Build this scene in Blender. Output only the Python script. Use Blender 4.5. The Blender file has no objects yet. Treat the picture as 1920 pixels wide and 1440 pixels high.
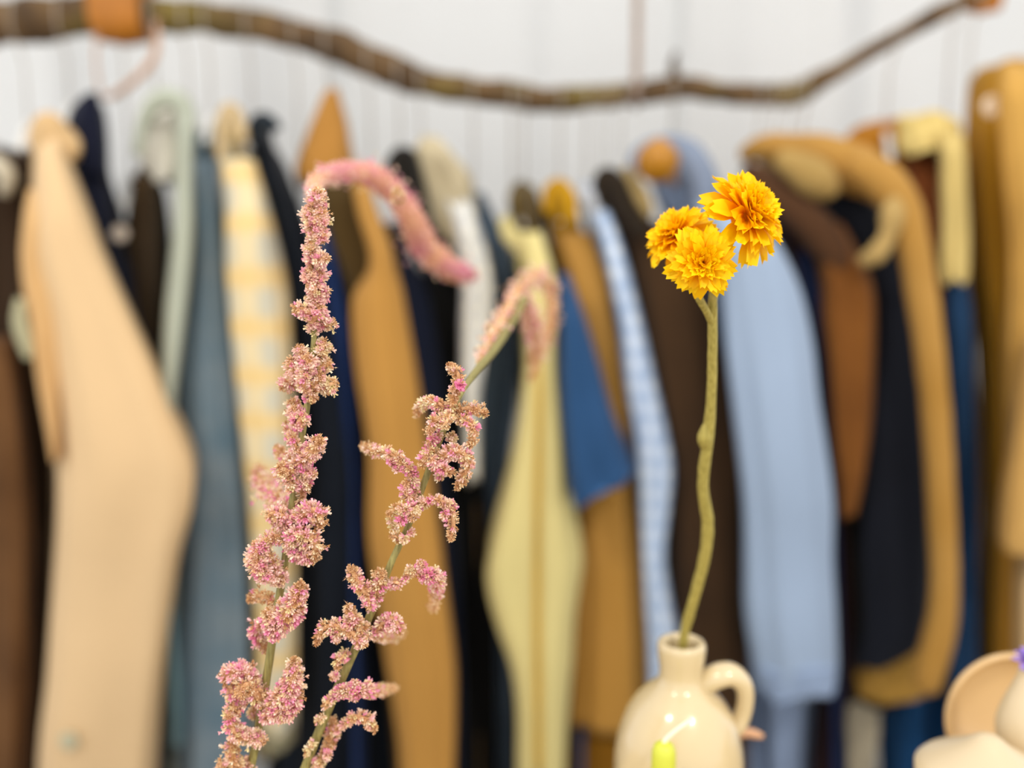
import bpy, math, random
from mathutils import Vector, noise, Matrix
random.seed(7)
S = bpy.context.scene
C = S.collection

# ------------------------------------------------------------------ camera
F = 1700.0                      # focal length in pixels of the 1920x1440 frame
PITCH = math.radians(8)
CAMZ = 1.15
cam_d = bpy.data.cameras.new('camera'); cam = bpy.data.objects.new('camera', cam_d); C.objects.link(cam)
cam.location = (0, 0, CAMZ); cam.rotation_euler = (math.radians(90) - PITCH, 0, 0)
cam_d.sensor_width = 36; cam_d.lens = F / 1920 * 36; cam_d.clip_start = 0.02
cam_d.dof.use_dof = True; cam_d.dof.focus_distance = 0.437; cam_d.dof.aperture_fstop = 2.25
S.camera = cam
# ------------------------------------------------------------------ light
w = bpy.data.worlds.new('world'); S.world = w; w.use_nodes = True
w.node_tree.nodes['Background'].inputs[0].default_value = (1.0, 1.0, 0.995, 1)
w.node_tree.nodes['Background'].inputs[1].default_value = 1.12
def area(name, loc, target, size, power, col):
    l = bpy.data.lights.new(name, 'AREA'); l.energy = power; l.size = size; l.color = col; l.shape = 'DISK'
    o = bpy.data.objects.new(name, l); C.objects.link(o); o.location = loc
    o.rotation_euler = (Vector(target) - Vector(loc)).to_track_quat('-Z', 'Y').to_euler()
area('tent_lamp_key', (0.75, -0.9, 2.5), (0.1, 1.0, 1.0), 0.2, 15, (1, 0.95, 0.87))
area('tent_lamp_side', (-0.9, -0.5, 2.5), (-0.1, 1.0, 1.0), 0.2, 10, (1, 0.95, 0.87))
vs = S.view_settings; vs.view_transform = 'Standard'; vs.look = 'None'; vs.gamma = 1; vs.use_curve_mapping = False
vs.exposure = 0.27

# ------------------------------------------------------------------ helpers
cp, sp = math.cos(PITCH), math.sin(PITCH)
def at(px, py, Y):
    """world point at distance Y along +y whose photograph position is (px, py)"""
    a = (px - 960) / F; b = (720 - py) / F
    d = Vector((a, cp + b * sp, -sp + b * cp))
    return Vector((0, 0, CAMZ)) + d * (Y / d.y)
def lin(h):
    h = h.lstrip('#'); v = [int(h[i:i + 2], 16) / 255 for i in (0, 2, 4)]
    return tuple(((c + 0.055) / 1.055) ** 2.4 if c > 0.04045 else c / 12.92 for c in v)
def mesh_obj(name, verts, faces, mat, parent=None, smooth=True, cols=None):
    off = parent_loc(parent)
    me = bpy.data.meshes.new(name)
    me.from_pydata([tuple(Vector(v) - off) for v in verts], [], faces)
    if smooth: me.polygons.foreach_set('use_smooth', [True] * len(me.polygons))
    if cols:
        ca = me.color_attributes.new('tint', 'FLOAT_COLOR', 'POINT')
        ca.data.foreach_set('color', [x for c in cols for x in (c[0], c[1], c[2], 1)])
    me.materials.append(mat); me.update()
    o = bpy.data.objects.new(name, me); C.objects.link(o)
    if parent: o.parent = parent
    return o
def parent_loc(p):
    v = Vector((0, 0, 0))
    while p: v += p.location; p = p.parent
    return v
def thing(name, label, cat, loc, group=None):
    o = bpy.data.objects.new(name, None); C.objects.link(o); o.location = loc; o.empty_display_size = 0.03
    return tag(o, label, cat, group)
def tag(o, label, cat, group=None):
    o['label'] = label; o['category'] = cat
    if group: o['group'] = group
    return o
def struct(o): o['kind'] = 'structure'; return o

def catmull(pts, n):
    """pts: list of equal-length tuples, returns n+1 samples of a Catmull-Rom curve"""
    P = [pts[0]] + list(pts) + [pts[-1]]; out = []; m = len(pts) - 1
    for i in range(n + 1):
        t = i / n * m; k = min(int(t), m - 1); u = t - k
        a, b, c, d = P[k], P[k + 1], P[k + 2], P[k + 3]
        out.append(tuple(0.5 * (2 * b[j] + (c[j] - a[j]) * u + (2 * a[j] - 5 * b[j] + 4 * c[j] - d[j]) * u * u
                    + (3 * b[j] - a[j] - 3 * c[j] + d[j]) * u ** 3) for j in range(len(b))))
    return out
def tube_data(path, seg=12, flat=1.0, bump=0.0, bscale=40, cap=True, flat_dir=None):
    """path: (x,y,z,r) samples -> verts, faces of a tube"""
    V, Fc = [], []; n = len(path); prev = None
    for i, p in enumerate(path):
        a = Vector(path[max(i - 1, 0)][:3]); b = Vector(path[min(i + 1, n - 1)][:3]); t = (b - a)
        t = t.normalized() if t.length > 1e-9 else Vector((0, 0, 1))
        if prev is None: u = (flat_dir or (Vector((0, 1, 0)) if abs(t.y) < 0.9 else Vector((1, 0, 0))))
        else: u = prev
        u = (u - t * u.dot(t)).normalized(); prev = u; v = t.cross(u)
        for k in range(seg):
            ang = 2 * math.pi * k / seg
            q = Vector(p[:3]) + (u * math.cos(ang) * flat + v * math.sin(ang)) * p[3]
            if bump:
                q += (q - Vector(p[:3])) * (noise.noise(q * bscale) * bump + noise.noise(q * bscale * 3.1) * bump * 0.5)
            V.append(q)
    for i in range(n - 1):
        for k in range(seg):
            k2 = (k + 1) % seg
            Fc.append((i * seg + k, i * seg + k2, (i + 1) * seg + k2, (i + 1) * seg + k))
    if cap:
        for i0, rev in ((0, True), ((n - 1) * seg, False)):
            c = len(V); p = path[0] if i0 == 0 else path[-1]; V.append(Vector(p[:3]))
            for k in range(seg):
                k2 = (k + 1) % seg
                Fc.append((c, i0 + k2, i0 + k) if rev else (c, i0 + k, i0 + k2))
    return V, Fc
def lathe_data(prof, cx, cy, seg=48):
    V, Fc = [], []
    for r, z in prof:
        for k in range(seg):
            a = 2 * math.pi * k / seg; V.append(Vector((cx + r * math.cos(a), cy + r * math.sin(a), z)))
    for i in range(len(prof) - 1):
        for k in range(seg):
            k2 = (k + 1) % seg; Fc.append((i * seg + k, i * seg + k2, (i + 1) * seg + k2, (i + 1) * seg + k))
    return V, Fc
def px_path(pts, n=24):
    """pts of (px, py, Y, radius in px) -> world tube path"""
    out = []
    for px, py, Y, r in catmull(pts, n):
        v = at(px, py, Y); out.append((v.x, v.y, v.z, max(r, 0.3) * Y / F))
    return out

# ------------------------------------------------------------------ materials
def new_mat(name):
    m = bpy.data.materials.new(name); m.use_nodes = True
    nt = m.node_tree; return m, nt, nt.nodes['Principled BSDF']
def node(nt, t, **kw):
    n = nt.nodes.new(t)
    for k, v in kw.items(): setattr(n, k, v)
    return n
def ramp(nt, fac, c0, c1, p0=0.3, p1=0.7):
    r = node(nt, 'ShaderNodeValToRGB'); nt.links.new(fac, r.inputs[0])
    e = r.color_ramp.elements; e[0].position = p0; e[1].position = p1
    e[0].color = (*c0, 1); e[1].color = (*c1, 1); return r.outputs[0]
def objcoord(nt): return node(nt, 'ShaderNodeTexCoord').outputs['Object']
def noise_tex(nt, co, scale, detail=4):
    n = node(nt, 'ShaderNodeTexNoise'); n.inputs['Scale'].default_value = scale; n.inputs['Detail'].default_value = detail
    nt.links.new(co, n.inputs['Vector']); return n.outputs['Fac']
def bump(nt, b, h, strength, dist):
    n = node(nt, 'ShaderNodeBump'); n.inputs['Strength'].default_value = strength; n.inputs['Distance'].default_value = dist
    nt.links.new(h, n.inputs['Height']); nt.links.new(n.outputs[0], b.inputs['Normal'])
MATS = {}
def fabric(hexc, hex2=None, scale=9, var=0.14, rough=0.9):
    key = (hexc, hex2, scale)
    if key in MATS: return MATS[key]
    m, nt, b = new_mat('fabric_' + hexc.strip('#')); co = objcoord(nt)
    c = tuple(x * 0.80 for x in lin(hexc)); c2 = tuple(x * 0.80 for x in lin(hex2)) if hex2 else tuple(x * (1 + var) for x in c)
    c1 = c if hex2 else tuple(x * (1 - var) for x in c)
    nt.links.new(ramp(nt, noise_tex(nt, co, scale), c1, c2), b.inputs['Base Color'])
    b.inputs['Roughness'].default_value = rough; b.inputs['Specular IOR Level'].default_value = 0.2
    b.inputs['Sheen Weight'].default_value = 0.04
    bump(nt, b, noise_tex(nt, co, 900, 2), 0.25, 0.001)
    MATS[key] = m; return m
def plaid(name, base, s1, s2, sx, sz, thr=0.62):
    m, nt, b = new_mat(name); co = objcoord(nt)
    col = None
    prev = lin(base)
    for axis, sc, colr in (('X', sx, s1), ('Z', sz, s2)):
        wv = node(nt, 'ShaderNodeTexWave', bands_direction=axis); wv.inputs['Scale'].default_value = sc
        wv.inputs['Distortion'].default_value = 1.6; wv.inputs['Detail'].default_value = 1
        nt.links.new(co, wv.inputs['Vector'])
        mr = node(nt, 'ShaderNodeMapRange'); nt.links.new(wv.outputs['Fac'], mr.inputs[0])
        mr.inputs[1].default_value = thr - 0.25; mr.inputs[2].default_value = thr + 0.25; mr.inputs[4].default_value = 0.75
        mx = node(nt, 'ShaderNodeMix', data_type='RGBA'); nt.links.new(mr.outputs[0], mx.inputs['Factor'])
        if col is None: mx.inputs['A'].default_value = (*prev, 1)
        else: nt.links.new(col, mx.inputs['A'])
        mx.inputs['B'].default_value = (*lin(colr), 1); col = mx.outputs['Result']
    nt.links.new(col, b.inputs['Base Color']); b.inputs['Roughness'].default_value = 0.9
    b.inputs['Specular IOR Level'].default_value = 0.2
    return m
def plain(name, hexc, rough=0.5, metal=0.0, coat=0.0, var=0.06, scale=30, bmp=0.0, trans=0.0):
    m, nt, b = new_mat(name); co = objcoord(nt); c = lin(hexc)
    nt.links.new(ramp(nt, noise_tex(nt, co, scale), tuple(x * (1 - var) for x in c), tuple(x * (1 + var) for x in c)), b.inputs['Base Color'])
    b.inputs['Roughness'].default_value = rough; b.inputs['Metallic'].default_value = metal
    b.inputs['Coat Weight'].default_value = coat; b.inputs['Coat Roughness'].default_value = 0.08
    if bmp: bump(nt, b, noise_tex(nt, co, scale * 4), bmp, 0.002)
    if trans: translucent(m, trans)
    return m
def translucent(m, amt):
    nt = m.node_tree; b = nt.nodes['Principled BSDF']; out = nt.nodes['Material Output']
    t = node(nt, 'ShaderNodeBsdfTranslucent'); mix = node(nt, 'ShaderNodeMixShader'); mix.inputs[0].default_value = amt
    src = b.inputs['Base Color'].links[0].from_socket if b.inputs['Base Color'].links else None
    if src: nt.links.new(src, t.inputs[0])
    nt.links.new(b.outputs[0], mix.inputs[1]); nt.links.new(t.outputs[0], mix.inputs[2]); nt.links.new(mix.outputs[0], out.inputs[0])
def tint_mat(name, rough, trans):
    m, nt, b = new_mat(name)
    a = node(nt, 'ShaderNodeAttribute', attribute_name='tint'); nt.links.new(a.outputs['Color'], b.inputs['Base Color'])
    b.inputs['Roughness'].default_value = rough; b.inputs['Specular IOR Level'].default_value = 0.25
    if trans: translucent(m, trans)
    return m

M_floret = tint_mat('dried_floret', 0.7, 0.28)
M_core = tint_mat('catkin_core', 0.85, 0.0)
def bark_mat():
    m, nt, b = new_mat('bark'); co = objcoord(nt)
    base = ramp(nt, noise_tex(nt, co, 22, 6), lin('#4a3620'), lin('#6f5432'), 0.35, 0.7)
    mask = node(nt, 'ShaderNodeMapRange'); nt.links.new(noise_tex(nt, co, 7, 3), mask.inputs[0])
    mask.inputs[1].default_value = 0.5; mask.inputs[2].default_value = 0.68; mask.inputs[4].default_value = 0.7
    mx = node(nt, 'ShaderNodeMix', data_type='RGBA'); nt.links.new(mask.outputs[0], mx.inputs['Factor'])
    nt.links.new(base, mx.inputs['A']); mx.inputs['B'].default_value = (*lin('#7a6a2c'), 1)
    nt.links.new(mx.outputs['Result'], b.inputs['Base Color']); b.inputs['Roughness'].default_value = 0.9
    bump(nt, b, noise_tex(nt, co, 120, 6), 0.7, 0.004); return m
def stem_mat(name, c0, c1):
    m, nt, b = new_mat(name); co = objcoord(nt)
    mp = node(nt, 'ShaderNodeMapping'); mp.inputs['Scale'].default_value = (900, 900, 40); nt.links.new(co, mp.inputs['Vector'])
    f = noise_tex(nt, mp.outputs[0], 1.0, 4)
    nt.links.new(ramp(nt, f, lin(c0), lin(c1), 0.3, 0.7), b.inputs['Base Color'])
    b.inputs['Roughness'].default_value = 0.6; bump(nt, b, f, 0.5, 0.0006); return m
M_bark = bark_mat()
M_stem = stem_mat('pink_flower_stem', '#6d6332', '#a3995a')
M_ystem = stem_mat('yellow_flower_stem', '#85782f', '#b0a050')
M_hanger = plain('hanger_wire', '#a89c8e', 0.45, 0.2)
M_hbar = plain('hanger_bar', '#e6e4de', 0.4)
M_leather = plain('orange_leather', '#a8660a', 0.55, var=0.15, bmp=0.3)
M_rose = plain('rose_cord', '#b98f72', 0.7)
M_jute = plain('jute_cord', '#978273', 0.9, var=0.2, scale=200)
M_wood = plain('varnished_wood', '#ab7208', 0.4, var=0.12)
M_jug = plain('cream_glaze', '#cdb88e', 0.22, coat=0.9, var=0.05, scale=18)
M_table = plain('table_board', '#c9b38c', 0.6, var=0.12, scale=12)
M_floor = plain('floor_concrete', '#8d8a84', 0.85, var=0.1, scale=5, bmp=0.1)
M_curtain = plain('white_curtain', '#e7e7e6', 0.9, var=0.015, scale=3, trans=0.3)
M_beam = plain('roof_pole', '#b9b7b2', 0.4, metal=0.6)

# ------------------------------------------------------------------ setting
def box_data(x0, x1, y0, y1, z0, z1):
    V = [(x, y, z) for z in (z0, z1) for y in (y0, y1) for x in (x0, x1)]
    return V, [(0, 2, 3, 1), (4, 5, 7, 6), (0, 1, 5, 4), (1, 3, 7, 5), (3, 2, 6, 7), (2, 0, 4, 6)]
struct(mesh_obj('floor', *box_data(-3.5, 3.5, -2.5, 2.6, -0.05, 0), M_floor, smooth=False))['label'] = 'grey concrete floor of the stall'

CURT_Y = 1.86
def curtain(x0, x1, label, seed, amp, back=0.0):
    rng = random.Random(seed); V, Fc = [], []; nx = int((x1 - x0) / 0.008); nz = 30
    ph = [rng.uniform(0, 6.28) for _ in range(5)]
    for j in range(nz + 1):
        z = 0.02 + (2.32 - 0.02) * j / nz
        for i in range(nx + 1):
            x = x0 + (x1 - x0) * i / nx
            y = CURT_Y + back + amp * (0.5 * math.sin(x * 28 + ph[0] + 1.6 * math.sin(x * 5 + ph[1])) + 0.3 * math.sin(x * 47 + ph[2] + z * 0.5)
                 + 0.35 * math.sin(x * 13 + ph[3])) * (0.7 + 0.3 * math.sin(z * 1.3 + x * 2 + ph[4]))
            V.append((x, y, z))
    off = len(V)
    for v in list(V): V.append((v[0], v[1] + 0.0015, v[2]))
    for j in range(nz):
        for i in range(nx):
            a = j * (nx + 1) + i; q = (a, a + 1, a + nx + 2, a + nx + 1); Fc.append(q); Fc.append(tuple(off + k for k in reversed(q)))
    return tag(mesh_obj('curtain', V, Fc, M_curtain), label, 'curtain', 'white curtains behind the clothes')
curtain(-1.75, -0.36, 'white curtain panel behind the left end of the branch', 3, 0.030)
curtain(-0.42, 0.42, 'white curtain panel hanging behind the middle of the branch', 11, 0.026, 0.05)
curtain(0.34, 1.75, 'smooth white curtain panel behind the rising thin end of the branch', 5, 0.016)

YH = 1.40
pole_z = 2.30
pt = tube_data([(x, YH, pole_z, 0.02) for x in (-1.8, -0.6, 0.6, 1.8)], 16)
tag(mesh_obj('roof_pole', *pt, M_beam), 'grey metal roof pole above the hanging branch', 'pole')
pt = tube_data([(x, CURT_Y, 2.33, 0.012) for x in (-1.8, -0.6, 0.6, 1.8)], 16)
tag(mesh_obj('curtain_rod', *pt, M_beam), 'grey metal rod above the white curtains', 'rod')

# branch used as clothes rail
BR = [(-120, 60, 36), (-40, 45, 35), (60, 38, 33), (140, 30, 30), (230, 26, 29), (330, 30, 25), (430, 38, 25), (520, 56, 24), (600, 78, 25), (660, 99, 28), (700, 118, 26),
      (760, 142, 24), (830, 161, 22), (900, 170, 21), (960, 178, 21), (1020, 187, 21), (1100, 184, 19), (1180, 176, 18), (1260, 166, 18),
      (1330, 168, 17), (1400, 178, 17), (1450, 179, 18), (1500, 172, 19), (1530, 156, 16), (1580, 128, 13), (1640, 92, 13), (1720, 48, 12), (1765, 22, 14),
      (1800, 8, 12), (1860, -20, 11), (1960, -70, 9)]
def branch_y(px): return YH + 0.008 * math.sin(px * 0.006)
br_path = px_path([(a, b, branch_y(a), r * 1.13) for a, b, r in BR], 150)
def branch_at(px):
    x_best = min(br_path, key=lambda p: abs(960 + p[0] / p[1] * F * 0.985 - px)); return x_best
br_root = thing('branch_rail', 'crooked brown tree branch hung up as a clothes rail', 'branch', tuple(br_path[60][:3]))
bo = mesh_obj('branch', *tube_data(br_path, 18, bump=0.22, bscale=30), M_bark, br_root)
mesh_obj('twig_stub', *tube_data(px_path([(1268, 160, YH, 13), (1264, 138, YH, 9), (1262, 118, YH, 6), (1268, 98, YH - 0.01, 3)], 10), 10, bump=0.2), M_bark, br_root)
mesh_obj('twig_stub', *tube_data(px_path([(1745, 40, YH, 11), (1762, 32, YH - 0.03, 10), (1770, 38, YH - 0.035, 7)], 8), 10, bump=0.25), M_bark, br_root)
mesh_obj('knot', *tube_data(px_path([(650, 88, YH, 12), (648, 74, YH, 14), (646, 66, YH, 6)], 8), 10, bump=0.25), M_bark, br_root)

def strap(label, px0, px1, drop, lowpy):
    a = at(px0, 20, YH).x; b = at(px1, 20, YH).x; p = branch_at((px0 + px1) / 2); zc, r = p[2], p[3] + 0.004
    zl = at((px0 + px1) / 2, lowpy, YH - r).z
    prof = [(YH - 0.012, pole_z + 0.02), (YH - r * 0.9, zc + 0.15), (YH - r, zc)]
    prof += [(YH - r * math.cos(t), min(zc - r * math.sin(t), zc) if False else zc - (zc - zl) * math.sin(t)) for t in [k * math.pi / 10 for k in range(1, 10)]]
    prof += [(YH + r, zc), (YH + r * 0.9, zc + 0.15), (YH + 0.012, pole_z + 0.02)]
    V, Fc = [], []; nx = 8
    for k, (y, z) in enumerate(prof):
        yo = y + (0.003 if y > YH else -0.003)
        for i in range(nx + 1):
            x = a + (b - a) * i / nx; sag = 0.006 * (1 - abs(2 * i / nx - 1)) if 2 < k < len(prof) - 3 else 0
            V.append((x, y, z - sag)); V.append((x, yo, z - sag - (0.003 if 2 < k < len(prof) - 3 else 0)))
    st = (nx + 1) * 2
    for k in range(len(prof) - 1):
        for i in range(nx):
            q = k * st + i * 2
            Fc += [(q, q + 2, q + st + 2, q + st), (q + 1, q + st + 1, q + st + 3, q + 3)]
        for i in (0, nx):
            q = k * st + i * 2; Fc.append((q, q + st, q + st + 1, q + 1))
    root = thing('leather_strap', label, 'strap', ((a + b) / 2, YH, zl), 'leather straps holding the branch')
    mesh_obj('band', V, Fc, M_leather, root); return root
st1 = strap('wide orange leather strap holding the thick left end of the branch', 181, 277, 0, 64)
mesh_obj('strap_tail', *tube_data(px_path([(292, 40, YH - 0.05, 5), (294, 80, YH - 0.055, 6), (285, 115, YH - 0.055, 6.5), (255, 148, YH - 0.055, 6.5), (215, 178, YH - 0.05, 6), (196, 182, YH - 0.04, 4)], 20), 10), M_rose, st1)
mesh_obj('strap_tail', *tube_data(px_path([(181, 60, YH - 0.05, 3), (180, 120, YH - 0.05, 3), (188, 175, YH - 0.04, 3)], 12), 8), M_rose, st1)
strap('orange leather strap holding the thin right end of the branch', 1806, 1872, 0, 12)
cz = branch_at(1190)
V, Fc = tube_data([(at(1190, 100, YH).x, YH - 0.002, pole_z, 0.006), (at(1190, 100, YH).x, YH - 0.012, 1.75, 0.006), (at(1190, 160, YH).x, YH - 0.019, cz[2] + 0.01, 0.006),
                   (at(1190, 170, YH).x, YH - 0.022, cz[2] - 0.008, 0.006), (at(1192, 170, YH).x, YH - 0.005, cz[2] - 0.021, 0.006), (at(1196, 170, YH).x, YH + 0.019, cz[2], 0.006)], 10)
tag(mesh_obj('hanging_cord', V, Fc, M_jute), 'thin beige cord tied round the middle of the branch', 'cord')

# ------------------------------------------------------------------ clothes
def drape(rows, Yc, dy, shear=None, wrinkle=1.0, seed=0, seg=44, nrow=40, cap_in=0.0):
    """hanging cloth volume: horizontal rounded sections, left/right edges (px) given per height"""
    rng = random.Random(seed * 31 + int(rows[0][0] * 7 + rows[0][1]))
    ph = [rng.uniform(0, 6.28) for _ in range(6)]
    R = catmull([(a, b, c) for a, b, c in rows], nrow)
    cm = sum((r[1] + r[2]) / 2 for r in rows) / len(rows)
    k = (cm - 960) / F * 0.85 if shear is None else shear
    V, Fc = [], []; n = len(R); ztop = None
    for i, (py, xl, xr) in enumerate(R):
        c = at((xl + xr) / 2, py, Yc - dy * 0.55); hx = max((xr - xl) / 2, 2) * (Yc - dy * 0.55) / F
        t = i / (n - 1); shoulder = min(1, 0.32 + t * 4.2) ** 0.7; d = dy * shoulder
        for s in range(seg):
            a = 2 * math.pi * s / seg; ca, sa = math.cos(a), math.sin(a)
            ex = math.copysign(abs(ca) ** 0.75, ca); ey = math.copysign(abs(sa) ** 0.75, sa)
            fold = 1 + 1.5 * wrinkle * min(1, t * 2.5) * (0.075 * math.sin(a * 5 + ph[0] + t * 2.0) + 0.05 * math.sin(a * 9 + ph[1] - t * 3) + 0.03 * math.sin(a * 3 + t * 17 + ph[2]))
            x = c.x + ex * hx * (1 + (fold - 1) * 0.75); y = Yc + ey * d * fold
            x += k * (y - (Yc - dy * 0.55)); z = c.z + 0.004 * math.sin(a * 4 + ph[3])
            V.append(Vector((x, y, z)))
    for i in range(n - 1):
        for s in range(seg):
            s2 = (s + 1) % seg; Fc.append((i * seg + s2, i * seg + s, (i + 1) * seg + s, (i + 1) * seg + s2))
    for i0, dz in ((0, 0.004), ((n - 1) * seg, 0.03)):       # crown and hollow hem
        cc = sum((V[i0 + s] for s in range(seg)), Vector()) / seg + Vector((0, 0, dz)); ci = len(V); V.append(cc)
        for s in range(seg):
            s2 = (s + 1) % seg; Fc.append((ci, i0 + s, i0 + s2) if i0 == 0 else (ci, i0 + s2, i0 + s))
    return V, Fc
def T(pts, seg=12, flat=1.0, n=26, bmp=0.1): return tube_data(px_path(pts, n), seg, flat, bmp, 25)

def hanger(px, top_py, label, kind='wire', Yoff=0.0):
    p = branch_at(px); x, zc, r = p[0], p[2], p[3] + 0.003; y0 = p[1]
    zt = at(px, top_py, YH).z
    root = thing('clothes_hanger', label, 'hanger', (x, YH, zt - 0.05), 'clothes hangers on the branch')
    pts = [(x, y0 + r * math.cos(t), zc + r * math.sin(t), 0.0014) for t in [math.radians(d) for d in range(-20, 181, 20)]]
    pts += [(x, y0 - r, zc - 0.02, 0.0014), (x, YH - 0.01, zc - r - 0.012, 0.0014), (x, YH, zc - r - 0.03, 0.0014), (x, YH, zt - 0.012, 0.0014)]
    mesh_obj('hook', *tube_data(pts, 8), M_hanger, root)
    k = (px - 960) / F * 0.85
    arm = []
    for t in (-1, -0.8, -0.5, -0.2, 0, 0.2, 0.5, 0.8, 1):
        arm.append((x + k * t * 0.15, YH + t * 0.15, zt - 0.015 - 0.055 * abs(t) ** 1.3, 0.005))
    mesh_obj('shoulder_bar', *tube_data(arm, 10), M_hbar if kind == 'wire' else M_wood, root)
    return root

GN = [0]
def garment(name, cat, label, hang_px, parts, hang_top=None, hanger_label=None, hk='wire'):
    """parts: (part name, material, kind, data, Yc, dy)"""
    GN[0] += 1
    zs = []; meshes = []
    for p in parts:
        pn, mat, kind, data = p[:4]
        if kind == 'drape': V, Fc = drape(data, p[4], p[5], seed=GN[0], wrinkle=p[6] if len(p) > 6 else 1.0)
        elif kind == 'tube': V, Fc = T(data, *(p[4:] or ()))
        else: V, Fc = data
        meshes.append((pn, mat, V, Fc)); zs.append(min(v[2] for v in V))
    V0 = meshes[0][2]; cx = sum(v[0] for v in V0) / len(V0)
    root = thing(name, label, cat, (cx, YH, min(zs)), 'clothes hanging on the branch')
    for pn, mat, V, Fc in meshes: mesh_obj(pn, V, Fc, mat, root)
    if hang_px is not None:
        hanger(hang_px, hang_top, hanger_label or ('pale wire hanger holding the ' + label.split(' with ')[0].split(' in front of ')[0].split(' whose ')[0].split(' right behind ')[0].split(' close behind ')[0].split(' at ')[0].split(' between ')[0].split(' behind ')[0].split(' beside ')[0]), hk)
    return root
def auto_body(rows, f=0.62, low=1640):
    out = [(py, (a + b) / 2 - (b - a) * f / 2, (a + b) / 2 + (b - a) * f / 2) for py, a, b in rows]
    return out
def button(px, py, Y, r):
    c = at(px, py, Y); V, Fc = [], []
    prof = [(0.0, -r * .35), (r * .6, -r * .3), (r * .75, -r * .42), (r, -r * .3), (r, 0), (0, 0)]
    for pr, d in prof:
        for k in range(16):
            a = k * math.pi / 8; V.append(Vector((c.x + pr * math.cos(a), c.y + d, c.z + pr * math.sin(a))))
    for i in range(len(prof) - 1):
        for k in range(16): Fc.append((i * 16 + k, i * 16 + (k + 1) % 16, (i + 1) * 16 + (k + 1) % 16, (i + 1) * 16 + k))
    return V, Fc
B, SL = (1.42, 0.17), (1.19, 0.05)

garment('brown_coat', 'coat', 'dark brown coat at the left edge beside the beige coat', 20, [
    ('body', fabric('#3b2a1b'), 'drape', [(272, -20, 50), (320, -40, 72), (450, -60, 90), (860, -60, 112), (1440, -60, 108), (1680, -60, 105)], *B),
    ('sleeve', fabric('#7a5430', '#5c3d22'), 'drape', [(640, -60, 22), (760, -65, 40), (900, -70, 52), (1150, -70, 60), (1440, -60, 55), (1640, -60, 52)], 1.22, 0.05),
    ('collar', fabric('#d3c8b0'), 'tube', [(-25, 300, 1.20, 16), (0, 312, 1.19, 17), (14, 335, 1.19, 16), (8, 362, 1.2, 10)], 12)], 262)
bg = fabric('#ecc99a', scale=4, var=0.06)
beige_rows = [(262, 72, 118), (300, 64, 126), (400, 62, 165), (480, 62, 195), (600, 88, 250), (700, 95, 298), (780, 100, 332), (870, 105, 370), (950, 105, 367), (1040, 102, 345),
              (1200, 90, 325), (1300, 80, 315), (1440, 60, 305), (1660, 50, 296)]
garment('beige_coat', 'coat', 'light beige coat with a wide bent sleeve', 100, [
    ('sleeve', bg, 'drape', beige_rows, 1.15, 0.06, 0.5),
    ('body', bg, 'drape', [(215, 75, 112), (260, 62, 130), (420, 60, 140), (800, 90, 200), (1300, 80, 240), (1680, 70, 240)], 1.40, 0.15),
    ('front_panel', fabric('#e3b67c', var=0.08), 'drape', [(360, 52, 100), (420, 42, 104), (500, 38, 110), (600, 54, 110), (700, 66, 112), (800, 84, 114), (862, 96, 112)], 1.13, 0.025),
    ('collar', fabric('#e6bf8a'), 'drape', [(212, 76, 102), (224, 64, 116), (246, 56, 136), (268, 55, 150), (284, 58, 150), (294, 62, 138), (304, 64, 124)], 1.17, 0.045, 0.4),
    ('button', plain('pale_button', '#b9b69a', 0.4), 'mesh', button(130, 1388, 1.082, 0.011)),
    ('sleeve_tab', fabric('#c3bd98'), 'tube', [(38, 560, 1.12, 9), (36, 600, 1.12, 14), (46, 640, 1.12, 14), (54, 672, 1.12, 8)], 12, 0.4)], 212)
nv = fabric('#14182c')
garment('navy_jacket', 'jacket', 'dark navy jacket right behind the beige coat', 172, [
    ('body', nv, 'drape', [(182, 152, 186), (205, 134, 190), (260, 126, 194), (320, 124, 200), (400, 148, 226), (480, 170, 250), (600, 200, 292), (720, 240, 322), (1000, 260, 335), (1660, 260, 335)], 1.36, 0.13),
    ('collar', nv, 'drape', [(176, 164, 182), (190, 148, 187), (215, 131, 190), (250, 126, 194), (300, 128, 198), (330, 140, 196)], 1.24, 0.03, 0.2)], 180)
br = fabric('#41301a')
garment('olive_brown_shirt', 'shirt', 'dark olive brown shirt between the navy jacket and the sage jacket', 270, [
    ('body', br, 'drape', [(312, 258, 284), (350, 246, 302), (450, 236, 314), (600, 246, 316), (720, 262, 318), (1000, 270, 330), (1660, 270, 335)], 1.38, 0.14),
    ('button', plain('cream_button', '#cfc0b0', 0.4), 'mesh', button(226, 438, 1.225, 0.011))], 308)
sg = fabric('#bfc4b2', var=0.06)
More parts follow.
